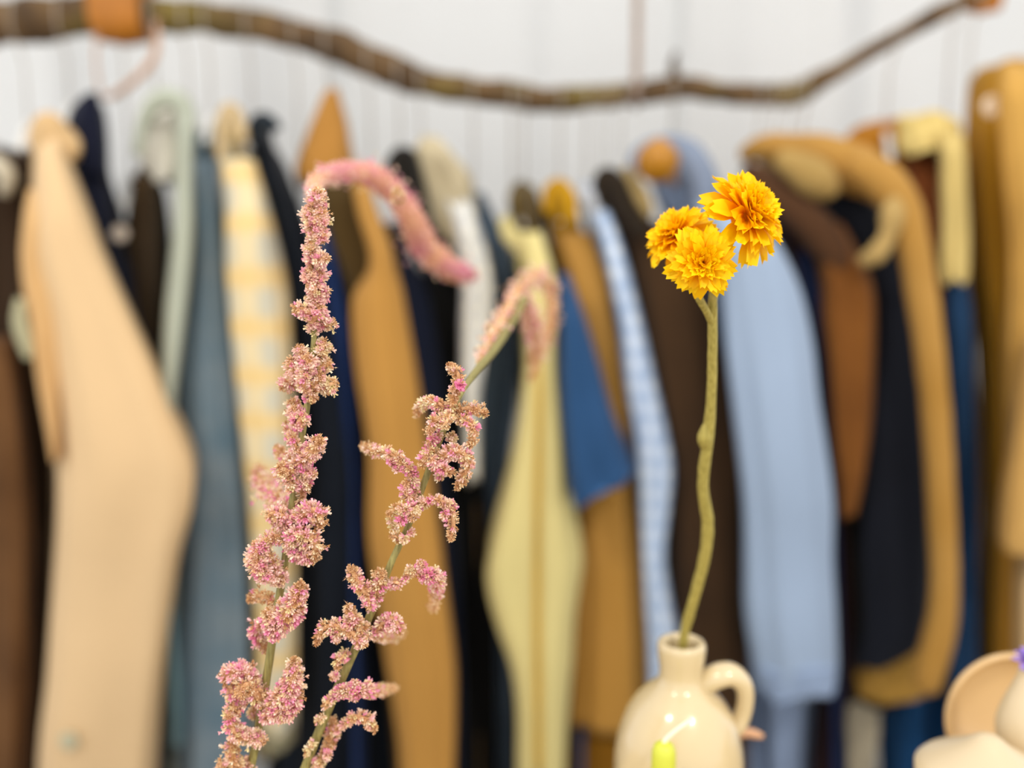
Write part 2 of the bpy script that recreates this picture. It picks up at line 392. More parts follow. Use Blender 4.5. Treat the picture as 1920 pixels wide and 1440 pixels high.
garment('sage_jacket', 'jacket', 'pale sage green jacket with a high arched collar', 330, [
    ('body', sg, 'drape', [(215, 322, 366), (240, 326, 364), (300, 328, 358), (400, 326, 362), (500, 316, 356), (600, 308, 346), (720, 303, 334), (900, 310, 340), (1200, 315, 345), (1660, 315, 345)], 1.36, 0.12, 0.4),
    ('collar', sg, 'tube', [(258, 292, 1.24, 9), (266, 240, 1.24, 12), (284, 200, 1.24, 16), (312, 184, 1.24, 19), (342, 196, 1.24, 19), (352, 230, 1.24, 17), (344, 290, 1.24, 14)], 14),
    ('lining', fabric('#f6f0e0'), 'drape', [(205, 285, 345), (240, 272, 345), (300, 262, 335), (340, 282, 330)], 1.30, 0.03, 0.3),
    ('front_edge', sg, 'drape', [(215, 338, 366), (260, 334, 362), (340, 330, 360), (420, 326, 362), (500, 318, 357), (600, 308, 347), (720, 303, 332), (780, 304, 326)], 1.17, 0.03, 0.4),
    ('sleeve', fabric('#7fa0a8'), 'drape', [(1150, 316, 326), (1220, 316, 334), (1300, 318, 340), (1370, 322, 342), (1395, 324, 340)], 1.2, 0.02)], 168)
tw = fabric('#6d8798', '#8b9aa4', 14)
garment('tweed_coat', 'coat', 'blue grey tweed coat beside the sage jacket', 385, [
    ('sleeve', tw, 'drape', [(300, 352, 404), (400, 356, 416), (500, 360, 424), (700, 338, 440), (900, 340, 458), (1100, 336, 470), (1300, 326, 474), (1440, 326, 478), (1660, 326, 478)], 1.24, 0.05, 0.7),
    ('body', tw, 'drape', [(246, 358, 392), (300, 346, 402), (420, 350, 412), (700, 340, 440), (1200, 340, 465), (1660, 340, 465)], 1.42, 0.14),
    ('collar', fabric('#2f4a58'), 'tube', [(346, 330, 1.22, 7), (350, 290, 1.22, 11), (352, 262, 1.23, 10), (362, 246, 1.25, 8)], 12)], 248)
pl = plaid('yellow_plaid', '#dcc9a0', '#b3b3a8', '#e0be7c', 6.5, 5)
garment('plaid_shirt', 'shirt', 'beige and yellow plaid shirt with a pointed collar', 432, [
    ('sleeve', pl, 'drape', [(300, 412, 474), (400, 420, 504), (500, 420, 528), (600, 430, 542), (800, 448, 551), (1000, 468, 553), (1200, 480, 556), (1340, 482, 557), (1384, 484, 555)], 1.17, 0.045, 0.6),
    ('body', pl, 'drape', [(215, 415, 455), (260, 408, 470), (400, 420, 490), (800, 445, 540), (1380, 470, 545)], 1.40, 0.14),
    ('collar', fabric('#d3b88c'), 'tube', [(414, 300, 1.18, 8), (416, 240, 1.19, 11), (428, 206, 1.21, 13), (446, 220, 1.2, 12), (458, 262, 1.18, 9)], 12),
    ('cuff', fabric('#8c8468'), 'drape', [(1352, 482, 556), (1384, 483, 557), (1392, 486, 553)], 1.168, 0.048, 0.3)], 200)
bk = fabric('#171d27')
garment('black_jacket', 'jacket', 'blue black jacket with a pointed collar behind the plaid shirt', 495, [
    ('body', bk, 'drape', [(222, 470, 500), (262, 470, 506), (300, 474, 528), (400, 486, 566), (470, 496, 592), (600, 525, 650), (800, 550, 684), (1000, 545, 692), (1200, 545, 708), (1440, 500, 745), (1660, 490, 750)], 1.36, 0.14),
    ('collar', fabric('#1e2932'), 'tube', [(476, 270, 1.2, 9), (478, 236, 1.21, 14), (494, 226, 1.2, 16), (510, 234, 1.18, 13), (524, 238, 1.17, 5)], 12)], 215)
garment('navy_blouse', 'blouse', 'narrow deep blue blouse between the black jacket and the camel coat', 575, [
    ('body', fabric('#203a70'), 'drape', [(400, 590, 618), (470, 600, 634), (560, 615, 648), (700, 636, 668), (850, 648, 676), (1000, 655, 680), (1660, 660, 690)], 1.30, 0.10)], 395)
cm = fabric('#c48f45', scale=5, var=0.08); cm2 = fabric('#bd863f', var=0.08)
garment('camel_coat', 'coat', 'camel brown coat with a tall pointed collar', 628, [
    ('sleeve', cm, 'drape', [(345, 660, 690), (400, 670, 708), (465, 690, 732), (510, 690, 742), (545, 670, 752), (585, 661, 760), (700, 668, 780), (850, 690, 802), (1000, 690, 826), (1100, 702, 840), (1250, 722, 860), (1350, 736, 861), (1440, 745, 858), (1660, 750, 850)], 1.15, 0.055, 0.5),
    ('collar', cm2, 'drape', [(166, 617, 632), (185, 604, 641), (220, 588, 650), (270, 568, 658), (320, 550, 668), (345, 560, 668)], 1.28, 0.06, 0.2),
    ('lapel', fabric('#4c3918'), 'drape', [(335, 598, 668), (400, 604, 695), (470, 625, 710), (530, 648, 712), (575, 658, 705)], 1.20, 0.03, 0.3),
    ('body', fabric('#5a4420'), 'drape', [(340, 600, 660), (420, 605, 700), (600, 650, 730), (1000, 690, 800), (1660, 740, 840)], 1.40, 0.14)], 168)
garment('navy_cardigan', 'cardigan', 'dark navy cardigan close behind the camel coat sleeve', 705, [
    ('body', fabric('#141c33'), 'drape', [(420, 715, 750), (480, 728, 772), (560, 740, 800), (750, 770, 836), (900, 790, 846), (1200, 820, 870), (1660, 830, 880)], 1.32, 0.10)], 410)
blk = fabric('#121110')
garment('black_coat', 'coat', 'long black coat with a rounded collar', 760, [
    ('body', blk, 'drape', [(330, 740, 800), (420, 752, 830), (520, 790, 872), (700, 790, 884), (900, 808, 925), (1100, 828, 965), (1300, 850, 985), (1440, 850, 990), (1660, 850, 990)], 1.42, 0.15),
    ('collar', fabric('#1b1712'), 'drape', [(278, 744, 768), (290, 732, 780), (312, 722, 788), (345, 724, 796), (390, 742, 806), (430, 756, 812)], 1.21, 0.03, 0.3)], 285)
wf = plaid('white_flannel', '#e2dccd', '#a9b0ba', '#c3c2bf', 16, 13)
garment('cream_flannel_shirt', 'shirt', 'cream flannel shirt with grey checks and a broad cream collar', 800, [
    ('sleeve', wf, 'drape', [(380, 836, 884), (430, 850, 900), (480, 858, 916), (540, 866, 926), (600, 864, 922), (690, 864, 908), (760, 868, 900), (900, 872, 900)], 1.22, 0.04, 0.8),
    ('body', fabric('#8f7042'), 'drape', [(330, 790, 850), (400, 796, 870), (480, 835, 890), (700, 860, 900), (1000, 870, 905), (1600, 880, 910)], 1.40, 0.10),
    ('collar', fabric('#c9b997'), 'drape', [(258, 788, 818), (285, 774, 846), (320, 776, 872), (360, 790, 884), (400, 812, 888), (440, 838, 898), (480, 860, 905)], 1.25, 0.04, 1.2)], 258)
garment('slate_jacket', 'jacket', 'slate blue grey jacket beside the cream flannel shirt', 895, [
    ('body', fabric('#4f5d6b', '#3f4c5a'), 'drape', [(362, 884, 906), (420, 884, 936), (500, 905, 966), (600, 912, 975), (750, 892, 972), (850, 896, 960), (940, 912, 955), (1100, 925, 965), (1600, 930, 970)], 1.36, 0.11)], 352)
py_ = fabric('#ead892', scale=5, var=0.06)
garment('pale_yellow_shirt', 'shirt', 'pale yellow shirt with a flared hanging sleeve', 955, [
    ('sleeve', py_, 'drape', [(440, 975, 1015), (500, 986, 1035), (560, 990, 1045), (680, 985, 1048), (800, 970, 1060), (900, 950, 1070), (1000, 920, 1085), (1060, 907, 1092), (1110, 911, 1088), (1180, 930, 1080), (1250, 954, 1076), (1330, 965, 1068), (1440, 966, 1062), (1660, 966, 1060)], 1.16, 0.055, 0.5),
    ('fold_shade', fabric('#cfa238'), 'tube', [(1012, 640, 1.112, 3), (1012, 760, 1.10, 6), (1008, 1000, 1.098, 7), (1008, 1250, 1.098, 7), (1010, 1450, 1.1, 8)], 10, 0.5),  # fold in the sleeve, its shade put in as a darker strip
    ('body', py_, 'drape', [(400, 950, 1000), (480, 960, 1015), (800, 975, 1040), (1600, 975, 1050)], 1.40, 0.13),
    ('collar', fabric('#e0cf8e'), 'tube', [(946, 410, 1.2, 10), (956, 440, 1.19, 15), (978, 464, 1.18, 16), (998, 500, 1.17, 13), (1008, 545, 1.16, 8)], 12)], 372)
garment('olive_shirt', 'shirt', 'olive brown shirt collar above the pale yellow shirt', 985, [
    ('body', fabric('#76602c'), 'drape', [(345, 960, 1002), (380, 950, 1014), (440, 965, 1024), (560, 1000, 1040), (900, 1010, 1060), (1600, 1010, 1060)], 1.36, 0.12),
    ('collar', fabric('#57472b'), 'tube', [(976, 345, 1.22, 9), (984, 370, 1.2, 12), (992, 405, 1.19, 12), (1002, 440, 1.19, 7)], 12)], 338)
garment('mustard_shirt', 'shirt', 'mustard yellow shirt hanging behind the denim sleeve', 1046, [
    ('sleeve', fabric('#bd8a3c', '#c6934a', 4), 'drape', [(440, 1040, 1112), (520, 1062, 1142), (600, 1080, 1158), (700, 1100, 1178), (800, 1100, 1190), (900, 1085, 1194), (1000, 1082, 1206), (1100, 1078, 1212), (1250, 1068, 1228), (1360, 1062, 1236)], 1.24, 0.05, 0.6),
    ('body', fabric('#b38416'), 'drape', [(342, 1030, 1064), (370, 1020, 1080), (430, 1026, 1092), (520, 1040, 1118), (700, 1080, 1150), (1000, 1080, 1180), (1600, 1070, 1200)], 1.36, 0.11),
    ('hem_band', fabric('#8a5c0c'), 'drape', [(1352, 1062, 1236), (1400, 1062, 1238), (1480, 1062, 1238), (1600, 1064, 1238)], 1.26, 0.05, 0.6),
    ('collar', fabric('#c08e10'), 'tube', [(1026, 400, 1.2, 8), (1030, 362, 1.21, 13), (1048, 350, 1.21, 16), (1066, 372, 1.19, 15), (1074, 420, 1.18, 10)], 12)], 338)
dn = fabric('#2f5582', '#264a72')
def denim_sleeve():
    V, Fc = drape([(520, 1048, 1066), (600, 1050, 1096), (700, 1048, 1126), (800, 1052, 1152), (880, 1062, 1176), (915, 1070, 1186), (925, 1074, 1186)], 1.13, 0.05, wrinkle=0.5, seed=3)
    z0 = min(v.z for v in V)                       # the hem climbs towards the right
    for v in V:
        f = max(0, 1 - (v.z - z0) / 0.15); v.z += f * ((v.x - 0.105) * 0.55)
    return V, Fc
hemv = [(1074, 942, 1.105, 4), (1120, 926, 1.085, 5), (1165, 900, 1.09, 5), (1186, 882, 1.12, 4)]
garment('denim_shirt', 'shirt', 'mid blue denim shirt with a short sleeve', 1088, [
    ('sleeve', dn, 'mesh', denim_sleeve()),
    ('hem', fabric('#4d78a8'), 'tube', hemv, 10),
    ('body', dn, 'drape', [(470, 1040, 1070), (560, 1042, 1086), (700, 1050, 1110), (940, 1060, 1130), (1600, 1060, 1120)], 1.33, 0.10)], 462)
gg = plaid('gingham', '#d9e1ec', '#93a9ca', '#9db2d0', 13, 11, 0.5)
garment('gingham_shirt', 'shirt', 'white and pale blue gingham shirt in front of the dark brown jacket', 1120, [
    ('sleeve', gg, 'drape', [(400, 1110, 1142), (470, 1130, 1168), (600, 1156, 1202), (700, 1168, 1226), (800, 1184, 1250), (880, 1192, 1264), (960, 1198, 1256), (1050, 1204, 1248), (1150, 1208, 1262), (1250, 1212, 1276), (1600, 1215, 1280)], 1.20, 0.045, 0.7),
    ('body', gg, 'drape', [(345, 1085, 1112), (400, 1096, 1138), (500, 1120, 1165), (800, 1170, 1220), (1600, 1190, 1240)], 1.38, 0.12),
    ('collar', fabric('#c3c6cc'), 'tube', [(1090, 380, 1.2, 6), (1100, 356, 1.21, 9), (1112, 380, 1.2, 10), (1126, 430, 1.19, 7)], 10)], 345)
dbj = fabric('#4b331c', '#3c2917')
garment('dark_brown_jacket', 'jacket', 'large dark brown jacket behind the yellow flowers', 1150, [
    ('sleeve', dbj, 'drape', [(420, 1170, 1260), (500, 1186, 1310), (600, 1200, 1342), (700, 1215, 1372), (800, 1236, 1388), (900, 1250, 1394), (1000, 1250, 1398), (1150, 1250, 1405), (1250, 1265, 1410), (1440, 1270, 1412), (1600, 1270, 1412)], 1.24, 0.05, 0.6),
    ('body', dbj, 'drape', [(330, 1120, 1165), (380, 1124, 1205), (460, 1150, 1240), (700, 1215, 1340), (1600, 1270, 1400)], 1.40, 0.13),
    ('collar', fabric('#2c2216'), 'tube', [(1124, 390, 1.2, 8), (1124, 350, 1.21, 14), (1138, 330, 1.21, 18), (1158, 350, 1.2, 22), (1180, 390, 1.19, 22), (1204, 440, 1.18, 14)], 14),
    ('lining', fabric('#ad935f'), 'tube', [(1172, 318, 1.21, 8), (1190, 345, 1.19, 13), (1206, 376, 1.18, 14), (1218, 405, 1.18, 8)], 12)], 312)
lb = fabric('#a5b7d0', scale=4, var=0.06)
garment('light_blue_shirt', 'shirt', 'light blue shirt with a long hanging sleeve', 1240, [
    ('sleeve', lb, 'drape', [(380, 1300, 1390), (430, 1330, 1440), (480, 1348, 1474), (550, 1354, 1504), (650, 1360, 1526), (750, 1370, 1538), (850, 1380, 1553), (950, 1390, 1563), (1050, 1394, 1563), (1150, 1396, 1571), (1240, 1408, 1574), (1292, 1418, 1570)], 1.15, 0.055, 0.5),
    ('body', fabric('#a2b5d6', scale=4), 'drape', [(278, 1225, 1305), (320, 1215, 1335), (400, 1240, 1370), (600, 1330, 1440), (1000, 1390, 1520), (1300, 1392, 1534), (1440, 1394, 1532), (1640, 1394, 1532)], 1.38, 0.12),
    ('collar', fabric('#8590a4'), 'tube', [(1190, 330, 1.22, 10), (1196, 295, 1.23, 16), (1225, 275, 1.25, 18), (1265, 276, 1.25, 22), (1300, 300, 1.23, 28), (1318, 345, 1.21, 30), (1322, 400, 1.2, 24)], 14),
    ('cuff', fabric('#97a9c6'), 'drape', [(1236, 1410, 1576), (1270, 1415, 1576), (1296, 1420, 1572)], 1.148, 0.058, 0.3)], 268, 'orange wooden hanger with a rounded end at the light blue collar', 'wood')
# rounded varnished end of that hanger
V, Fc = lathe_data([(0.0005, 0.0)] + [(0.029 * math.sin(t), 0.0) for t in ()] , 0, 0, 4) if False else ([], [])
c = at(1233, 296, 1.16); nb = 14
for i in range(nb + 1):
    for k in range(24):
        th = math.pi * i / nb; a = 2 * math.pi * k / 24
        V.append(Vector((c.x + 0.027 * math.sin(th) * math.cos(a), c.y + 0.03 * math.sin(th) * math.sin(a), c.z + 0.026 * math.cos(th) * (1 if math.cos(th) > 0 else 1.05) - 0.004 * abs(math.cos(a)))))
for i in range(nb):
    for k in range(24): Fc.append((i * 24 + k, i * 24 + (k + 1) % 24, (i + 1) * 24 + (k + 1) % 24, (i + 1) * 24 + k))
hw = [o for o in C.objects if o.name.startswith('clothes_hanger')][-1]
mesh_obj('rounded_end', V, Fc, M_wood, hw)

garment('maroon_cardigan', 'cardigan', 'dark maroon cardigan behind the light blue sleeve', 1430, [
    ('body', fabric('#2d1719'), 'drape', [(350, 1420, 1470), (420, 1440, 1530), (500, 1480, 1556), (650, 1520, 1572), (900, 1540, 1584), (1200, 1548, 1600), (1440, 1520, 1575), (1640, 1520, 1575)], 1.30, 0.08)], 345)
garment('dark_blue_blouse', 'blouse', 'narrow dark blue blouse beside the light blue sleeve', 1452, [
    ('body', fabric('#17264a'), 'drape', [(470, 1490, 1520), (560, 1505, 1545), (700, 1525, 1560), (900, 1540, 1572), (1200, 1555, 1580), (1640, 1560, 1590)], 1.24, 0.05)], 460)
rj = fabric('#85511d', '#734417')
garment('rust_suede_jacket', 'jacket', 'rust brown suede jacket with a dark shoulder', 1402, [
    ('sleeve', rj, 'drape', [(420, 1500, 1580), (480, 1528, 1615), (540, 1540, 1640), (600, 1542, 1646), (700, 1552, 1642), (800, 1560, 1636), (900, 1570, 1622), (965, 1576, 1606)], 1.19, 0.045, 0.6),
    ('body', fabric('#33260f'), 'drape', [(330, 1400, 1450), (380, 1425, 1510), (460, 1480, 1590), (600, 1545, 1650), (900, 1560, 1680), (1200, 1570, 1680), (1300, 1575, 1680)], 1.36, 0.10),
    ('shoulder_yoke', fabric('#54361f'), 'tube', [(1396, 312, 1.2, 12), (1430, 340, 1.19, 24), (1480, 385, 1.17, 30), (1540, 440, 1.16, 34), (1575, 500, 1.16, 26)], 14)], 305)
sh = fabric('#c2924a', '#b3833a', 8)
garment('camel_shearling_jacket', 'jacket', 'open camel jacket with a thick rounded shoulder and dark inside', 1480, [
    ('front_edge', sh, 'tube', [(1600, 310, 1.16, 30), (1650, 335, 1.14, 36), (1690, 385, 1.13, 34), (1712, 460, 1.12, 29), (1730, 560, 1.12, 28), (1748, 700, 1.12, 27), (1760, 850, 1.12, 26), (1768, 1000, 1.12, 26), (1770, 1120, 1.12, 27), (1758, 1200, 1.12, 30), (1742, 1255, 1.12, 30), (1735, 1290, 1.12, 26)], 16, 1.0, 40, 0.06),
    ('shoulder', sh, 'tube', [(1392, 292, 1.26, 12), (1430, 278, 1.24, 24), (1490, 285, 1.22, 34), (1560, 300, 1.19, 42), (1620, 325, 1.17, 42), (1670, 360, 1.16, 30)], 16, 1.0, 30, 0.12),
    ('collar', fabric('#b08f52'), 'tube', [(1462, 296, 1.17, 18), (1500, 318, 1.155, 32), (1538, 340, 1.15, 34), (1562, 366, 1.15, 14)], 14, 1.0, 12, 0.2),
    ('lapel', fabric('#b9995e'), 'tube', [(1690, 365, 1.12, 14), (1676, 402, 1.11, 23), (1662, 440, 1.11, 19), (1644, 474, 1.11, 18), (1612, 492, 1.12, 9)], 14, 0.6, 24, 0.5),
    ('lining', fabric('#131620'), 'drape', [(330, 1555, 1600), (372, 1530, 1648), (430, 1570, 1690), (500, 1620, 1720), (600, 1640, 1735), (800, 1622, 1750), (1000, 1602, 1756), (1140, 1608, 1752), (1195, 1606, 1748), (1225, 1600, 1700), (1242, 1600, 1655)], 1.24, 0.06, 0.4),
    ('hem_band', fabric('#b5893c'), 'drape', [(1196, 1640, 1760), (1230, 1596, 1764), (1270, 1592, 1762), (1300, 1600, 1755)], 1.27, 0.06, 0.5),
    ('body', sh, 'drape', [(265, 1440, 1600), (300, 1430, 1660), (400, 1520, 1700), (800, 1620, 1760), (1290, 1600, 1750)], 1.44, 0.10)], 262)
garment('ochre_trousers', 'trousers', 'folded ochre trousers beside the pale yellow scarf', 1640, [
    ('waistband', fabric('#bd7c22'), 'drape', [(226, 1650, 1700), (245, 1600, 1710), (280, 1585, 1720), (330, 1600, 1730)], 1.42, 0.06, 0.4),
    ('leg', fabric('#94532a'), 'drape', [(285, 1690, 1770), (340, 1705, 1772), (420, 1720, 1774), (520, 1730, 1778), (640, 1740, 1780)], 1.32, 0.06, 0.6)], 226)
garment('pale_yellow_scarf', 'scarf', 'pale yellow scarf folded over a hanger', 1745, [
    ('fold', fabric('#ecd184', var=0.06), 'drape', [(216, 1690, 1780), (225, 1686, 1796), (260, 1686, 1806), (288, 1690, 1808)], 1.27, 0.05, 0.5),
    ('hanging_end', fabric('#dcc179', var=0.06), 'drape', [(255, 1762, 1808), (300, 1764, 1812), (360, 1765, 1815), (440, 1766, 1818), (500, 1762, 1818), (530, 1768, 1812)], 1.21, 0.03, 0.9)], 214)
je = fabric('#274a70', '#1c3c60')
garment('blue_jeans', 'jeans', 'blue jeans between the camel jacket and the ochre coat', 1775, [
    ('leg', je, 'drape', [(505, 1764, 1814), (600, 1770, 1826), (800, 1780, 1836), (1000, 1786, 1838), (1250, 1780, 1838), (1640, 1780, 1838)], 1.30, 0.07),
    ('leg', fabric('#1c4f80', '#174470'), 'drape', [(1240, 1660, 1790), (1300, 1655, 1792), (1440, 1648, 1796), (1640, 1648, 1800)], 1.40, 0.09)], 500)
garment('cream_trousers', 'trousers', 'cream trousers hanging below the camel jacket', None, [
    ('leg', fabric('#cdbfa4', var=0.06), 'drape', [(1250, 1572, 1660), (1330, 1575, 1656), (1440, 1580, 1646), (1640, 1584, 1640)], 1.36, 0.06),
    ('waistband', fabric('#cdbfa4', var=0.06), 'drape', [(1180, 1575, 1660), (1220, 1573, 1660), (1252, 1572, 1660)], 1.37, 0.07)])
oc = fabric('#b58220', scale=5)
garment('ochre_coat', 'coat', 'long ochre coat at the right edge', 1905, [
    ('body', oc, 'drape', [(112, 1858, 1960), (135, 1832, 1975), (200, 1820, 1985), (400, 1815, 1995), (700, 1838, 2000), (1000, 1840, 2000), (1200, 1830, 2000), (1640, 1830, 2000)], 1.40, 0.13),
    ('lapel', fabric('#cf9f50'), 'drape', [(120, 1880, 1950), (180, 1872, 1970), (300, 1880, 1975), (420, 1890, 1975), (520, 1892, 1978), (700, 1886, 1980), (1000, 1890, 1980)], 1.22, 0.04, 0.5),
    ('sleeve', fabric('#dcac62'), 'drape', [(640, 1925, 2000), (740, 1908, 2000), (860, 1890, 2000), (980, 1872, 2000), (1020, 1872, 2000), (1036, 1885, 2000)], 1.15, 0.045, 0.4),
    ('skirt_panel', fabric('#e6bf88', var=0.06), 'drape', [(1030, 1908, 1990), (1100, 1902, 1990), (1300, 1902, 1990), (1640, 1900, 1990)], 1.20, 0.04, 0.5),
    ('belt_button', plain('cream_snap', '#e3cdb2', 0.4), 'mesh', button(1860, 200, 1.22, 0.014))], 108)

# ------------------------------------------------------------------ table and small things on it
TZ = 0.75
trt = thing('display_table', 'light wooden display table under the jug and flowers', 'table', (0, 0.4, 0))
mesh_obj('tabletop', *box_data(-0.75, 0.75, 0.18, 0.635, TZ - 0.025, TZ), M_table, trt, smooth=False)
for lx in (-0.7, 0.7):
    for ly in (0.22, 0.59): mesh_obj('leg', *box_data(lx - 0.02, lx + 0.02, ly - 0.02, ly + 0.02, 0, TZ - 0.025), M_table, trt, smooth=False)

# cream jug
JY = 0.56; jc = at(1278, 1212, JY)
def jz(py): return at(1278, py, JY).z
u = JY / F
prof = [(0, TZ + 0.004), (0.030, TZ), (0.038, TZ + 0.004), (0.0425, TZ + 0.02), (129 * u, jz(1470)), (129 * u, jz(1440)), (127 * u, jz(1408)), (120 * u, jz(1375)), (107 * u, jz(1342)), (86 * u, jz(1312)), (64 * u, jz(1292)),
        (49 * u, jz(1280)), (43 * u, jz(1266)), (43 * u, jz(1250)), (46 * u, jz(1230)), (47.5 * u, jz(1214)), (46 * u, jz(1206)), (42 * u, jz(1202)), (36 * u, jz(1203)), (31 * u, jz(1210)), (30 * u, jz(1230)), (30 * u, jz(1275)),
        (60 * u, jz(1310)), (105 * u, jz(1370)), (112 * u, jz(1440)), (0.03, TZ + 0.01), (0.0, TZ + 0.01)]
prof = [(max(r, 0.0002), z) for r, z in catmull(prof, 110)]
jug = thing('ceramic_jug', 'glossy cream ceramic jug with a small loop handle holding the yellow flowers', 'jug', (jc.x, JY, TZ))
mesh_obj('body', *lathe_data(prof, jc.x, JY, 64), M_jug, jug)
hp = px_path([(1300, 1300, JY, 16), (1322, 1282, JY - 0.002, 21), (1344, 1268, JY - 0.004, 23), (1370, 1264, JY - 0.004, 22), (1391, 1280, JY - 0.003, 19), (1398, 1306, JY - 0.002, 16.5), (1393, 1338, JY, 16), (1380, 1364, JY, 16), (1358, 1384, JY, 14)], 40)
mesh_obj('handle', *tube_data(hp, 20, flat=1.25), M_jug, jug)

# yellow flowers in the jug
ysp = thing('yellow_flower_spray', 'three bright yellow ruffled flowers on one stem in the cream jug', 'flower', tuple(at(1276, 1300, JY)))
ys = [(1268, 1330, .562, 8.5), (1277, 1240, .56, 9), (1285, 1180, .555, 9.5), (1302, 1120, .545, 10), (1320, 1050, .535, 11), (1327, 985, .526, 11.5), (1318, 905, .516, 11), (1328, 820, .506, 11), (1334, 740, .497, 9.5),
      (1336, 660, .488, 9), (1336, 600, .482, 9), (1338, 550, .476, 9), (1356, 480, .473, 8), (1378, 430, .471, 7)]
mesh_obj('stem', *tube_data(px_path(ys, 70), 14, bump=0.10, bscale=160), M_ystem, ysp)
mesh_obj('side_stem', *tube_data(px_path([(1336, 606, .483, 8), (1324, 582, .476, 7), (1308, 550, .470, 8), (1312, 510, .462, 8)], 16), 12), M_ystem, ysp)
mesh_obj('side_stem', *tube_data(px_path([(1312, 545, .470, 6), (1296, 500, .480, 6), (1280, 450, .488, 6)], 16), 12), M_ystem, ysp)
mesh_obj('stem_node', *tube_data(px_path([(1322, 838, .508, 9), (1321, 822, .505, 14), (1324, 806, .504, 11), (1327, 795, .503, 8)], 10), 12), M_ystem, ysp)
def petal_mesh(name, L, W, teeth):
    V, Fc = [], []; nl, nw = 6, 5
    for i in range(nl):
        t = i / (nl - 1); wd = W * (0.25 + 0.75 * math.sin(min(1, t * 1.15) * math.pi / 2)) * (1 - 0.25 * max(0, t - 0.8) / 0.2)
        for j in range(nw):
            s = j / (nw - 1) * 2 - 1
            z = 0.10 * L * math.sin(t * 2.6) + 0.18 * W * s * s * 1.2 + 0.05 * L * math.sin(s * 5 + teeth) * t
            y = t * L * (1 - 0.10 * s * s) + (0.09 * L * (1 if j % 2 == (teeth % 2) else -0.3) if i == nl - 1 else 0)
            V.append((s * wd / 2, y, z))
    for i in range(nl - 1):
        for j in range(nw - 1):
            a = i * nw + j; Fc.append((a, a + 1, a + nw + 1, a + nw))
    me = bpy.data.meshes.new(name); me.from_pydata(V, [], Fc); me.polygons.foreach_set('use_smooth', [True] * len(Fc)); return me
def yellow(name, c0, c1):
    m, nt, b = new_mat(name); co = objcoord(nt)
    sx = node(nt, 'ShaderNodeSeparateXYZ'); nt.links.new(co, sx.inputs[0])
    mr = node(nt, 'ShaderNodeMapRange'); nt.links.new(sx.outputs['Y'], mr.inputs[0]); mr.inputs[1].default_value = 0.0; mr.inputs[2].default_value = 0.018
    nt.links.new(ramp(nt, mr.outputs[0], lin(c0), lin(c1), 0.1, 0.8), b.inputs['Base Color']); b.inputs['Roughness'].default_value = 0.55
    b.inputs['Specular IOR Level'].default_value = 0.2
    translucent(m, 0.25); return m
YM = [yellow('yellow_petal', '#ffa800', '#ffd400'), yellow('golden_petal', '#ffa000', '#ffc800')]
PET = [petal_mesh('petal', 0.0185, 0.0090, k) for k in range(4)]
for k, me in enumerate(PET): me.materials.append(YM[k % 2])
def flower_head(center, normal, r, n, seed):
    rng = random.Random(seed); nrm = Vector(normal).normalized(); q = nrm.to_track_quat('Z', 'Y')
    L0 = 0.0185
    prof = [(0.0003, -0.42), (0.12, -0.40), (0.26, -0.28), (0.30, -0.12), (0.24, 0.02), (0.0003, 0.08)]
    V, Fc = lathe_data([(a * r, b * r) for a, b in catmull(prof, 14)], 0, 0, 16)
    V = [center + q @ v for v in V]
    head = mesh_obj('flower_head', V, Fc, YM[1], None)
    head.parent = ysp; pl0 = Vector(ysp.location)
    for v in head.data.vertices: v.co -= center
    head.location = center - pl0
    for i in range(n):
        f = (i + 0.5) / n; az = i * 2.39996 + rng.uniform(-.25, .25)
        tilt = math.radians(118 - 100 * f ** 0.85 + rng.uniform(-9, 9))          # outer petals bend back, inner stand up
        ln = r * (0.98 - 0.42 * f) * rng.uniform(0.88, 1.08)
        p = bpy.data.objects.new('petal', PET[rng.randrange(4)]); C.objects.link(p); p.parent = head
        base = Vector((math.cos(az), math.sin(az), 0)) * r * 0.22 * (1 - f) + Vector((0, 0, r * (-0.12 + 0.16 * f)))
        d = Vector((math.cos(az) * math.sin(tilt), math.sin(az) * math.sin(tilt), math.cos(tilt)))
        side = Vector((-math.sin(az), math.cos(az), 0)); up = side.cross(d) * -1
        if up.dot(Vector((0, 0, 1))) < 0 and tilt < 1.57: up = -up
        side = d.cross(up)
        m = Matrix((side, d, up)).transposed().to_4x4()
        s = ln / L0
        p.matrix_local = Matrix.Translation(q @ base) @ q.to_matrix().to_4x4() @ m @ Matrix.Rotation(rng.uniform(-.4, .4), 4, 'Y') @ Matrix.Diagonal((s * 1.02, s, s, 1))
flower_head(at(1402, 402, .462), (0.55, -0.62, 0.42), 80 * .462 / F, 92, 1)
flower_head(at(1270, 442, .478), (-0.55, -0.5, 0.6), 62 * .478 / F, 78, 2)
flower_head(at(1317, 492, .45), (-0.1, -0.93, 0.05), 60 * .45 / F, 78, 3)

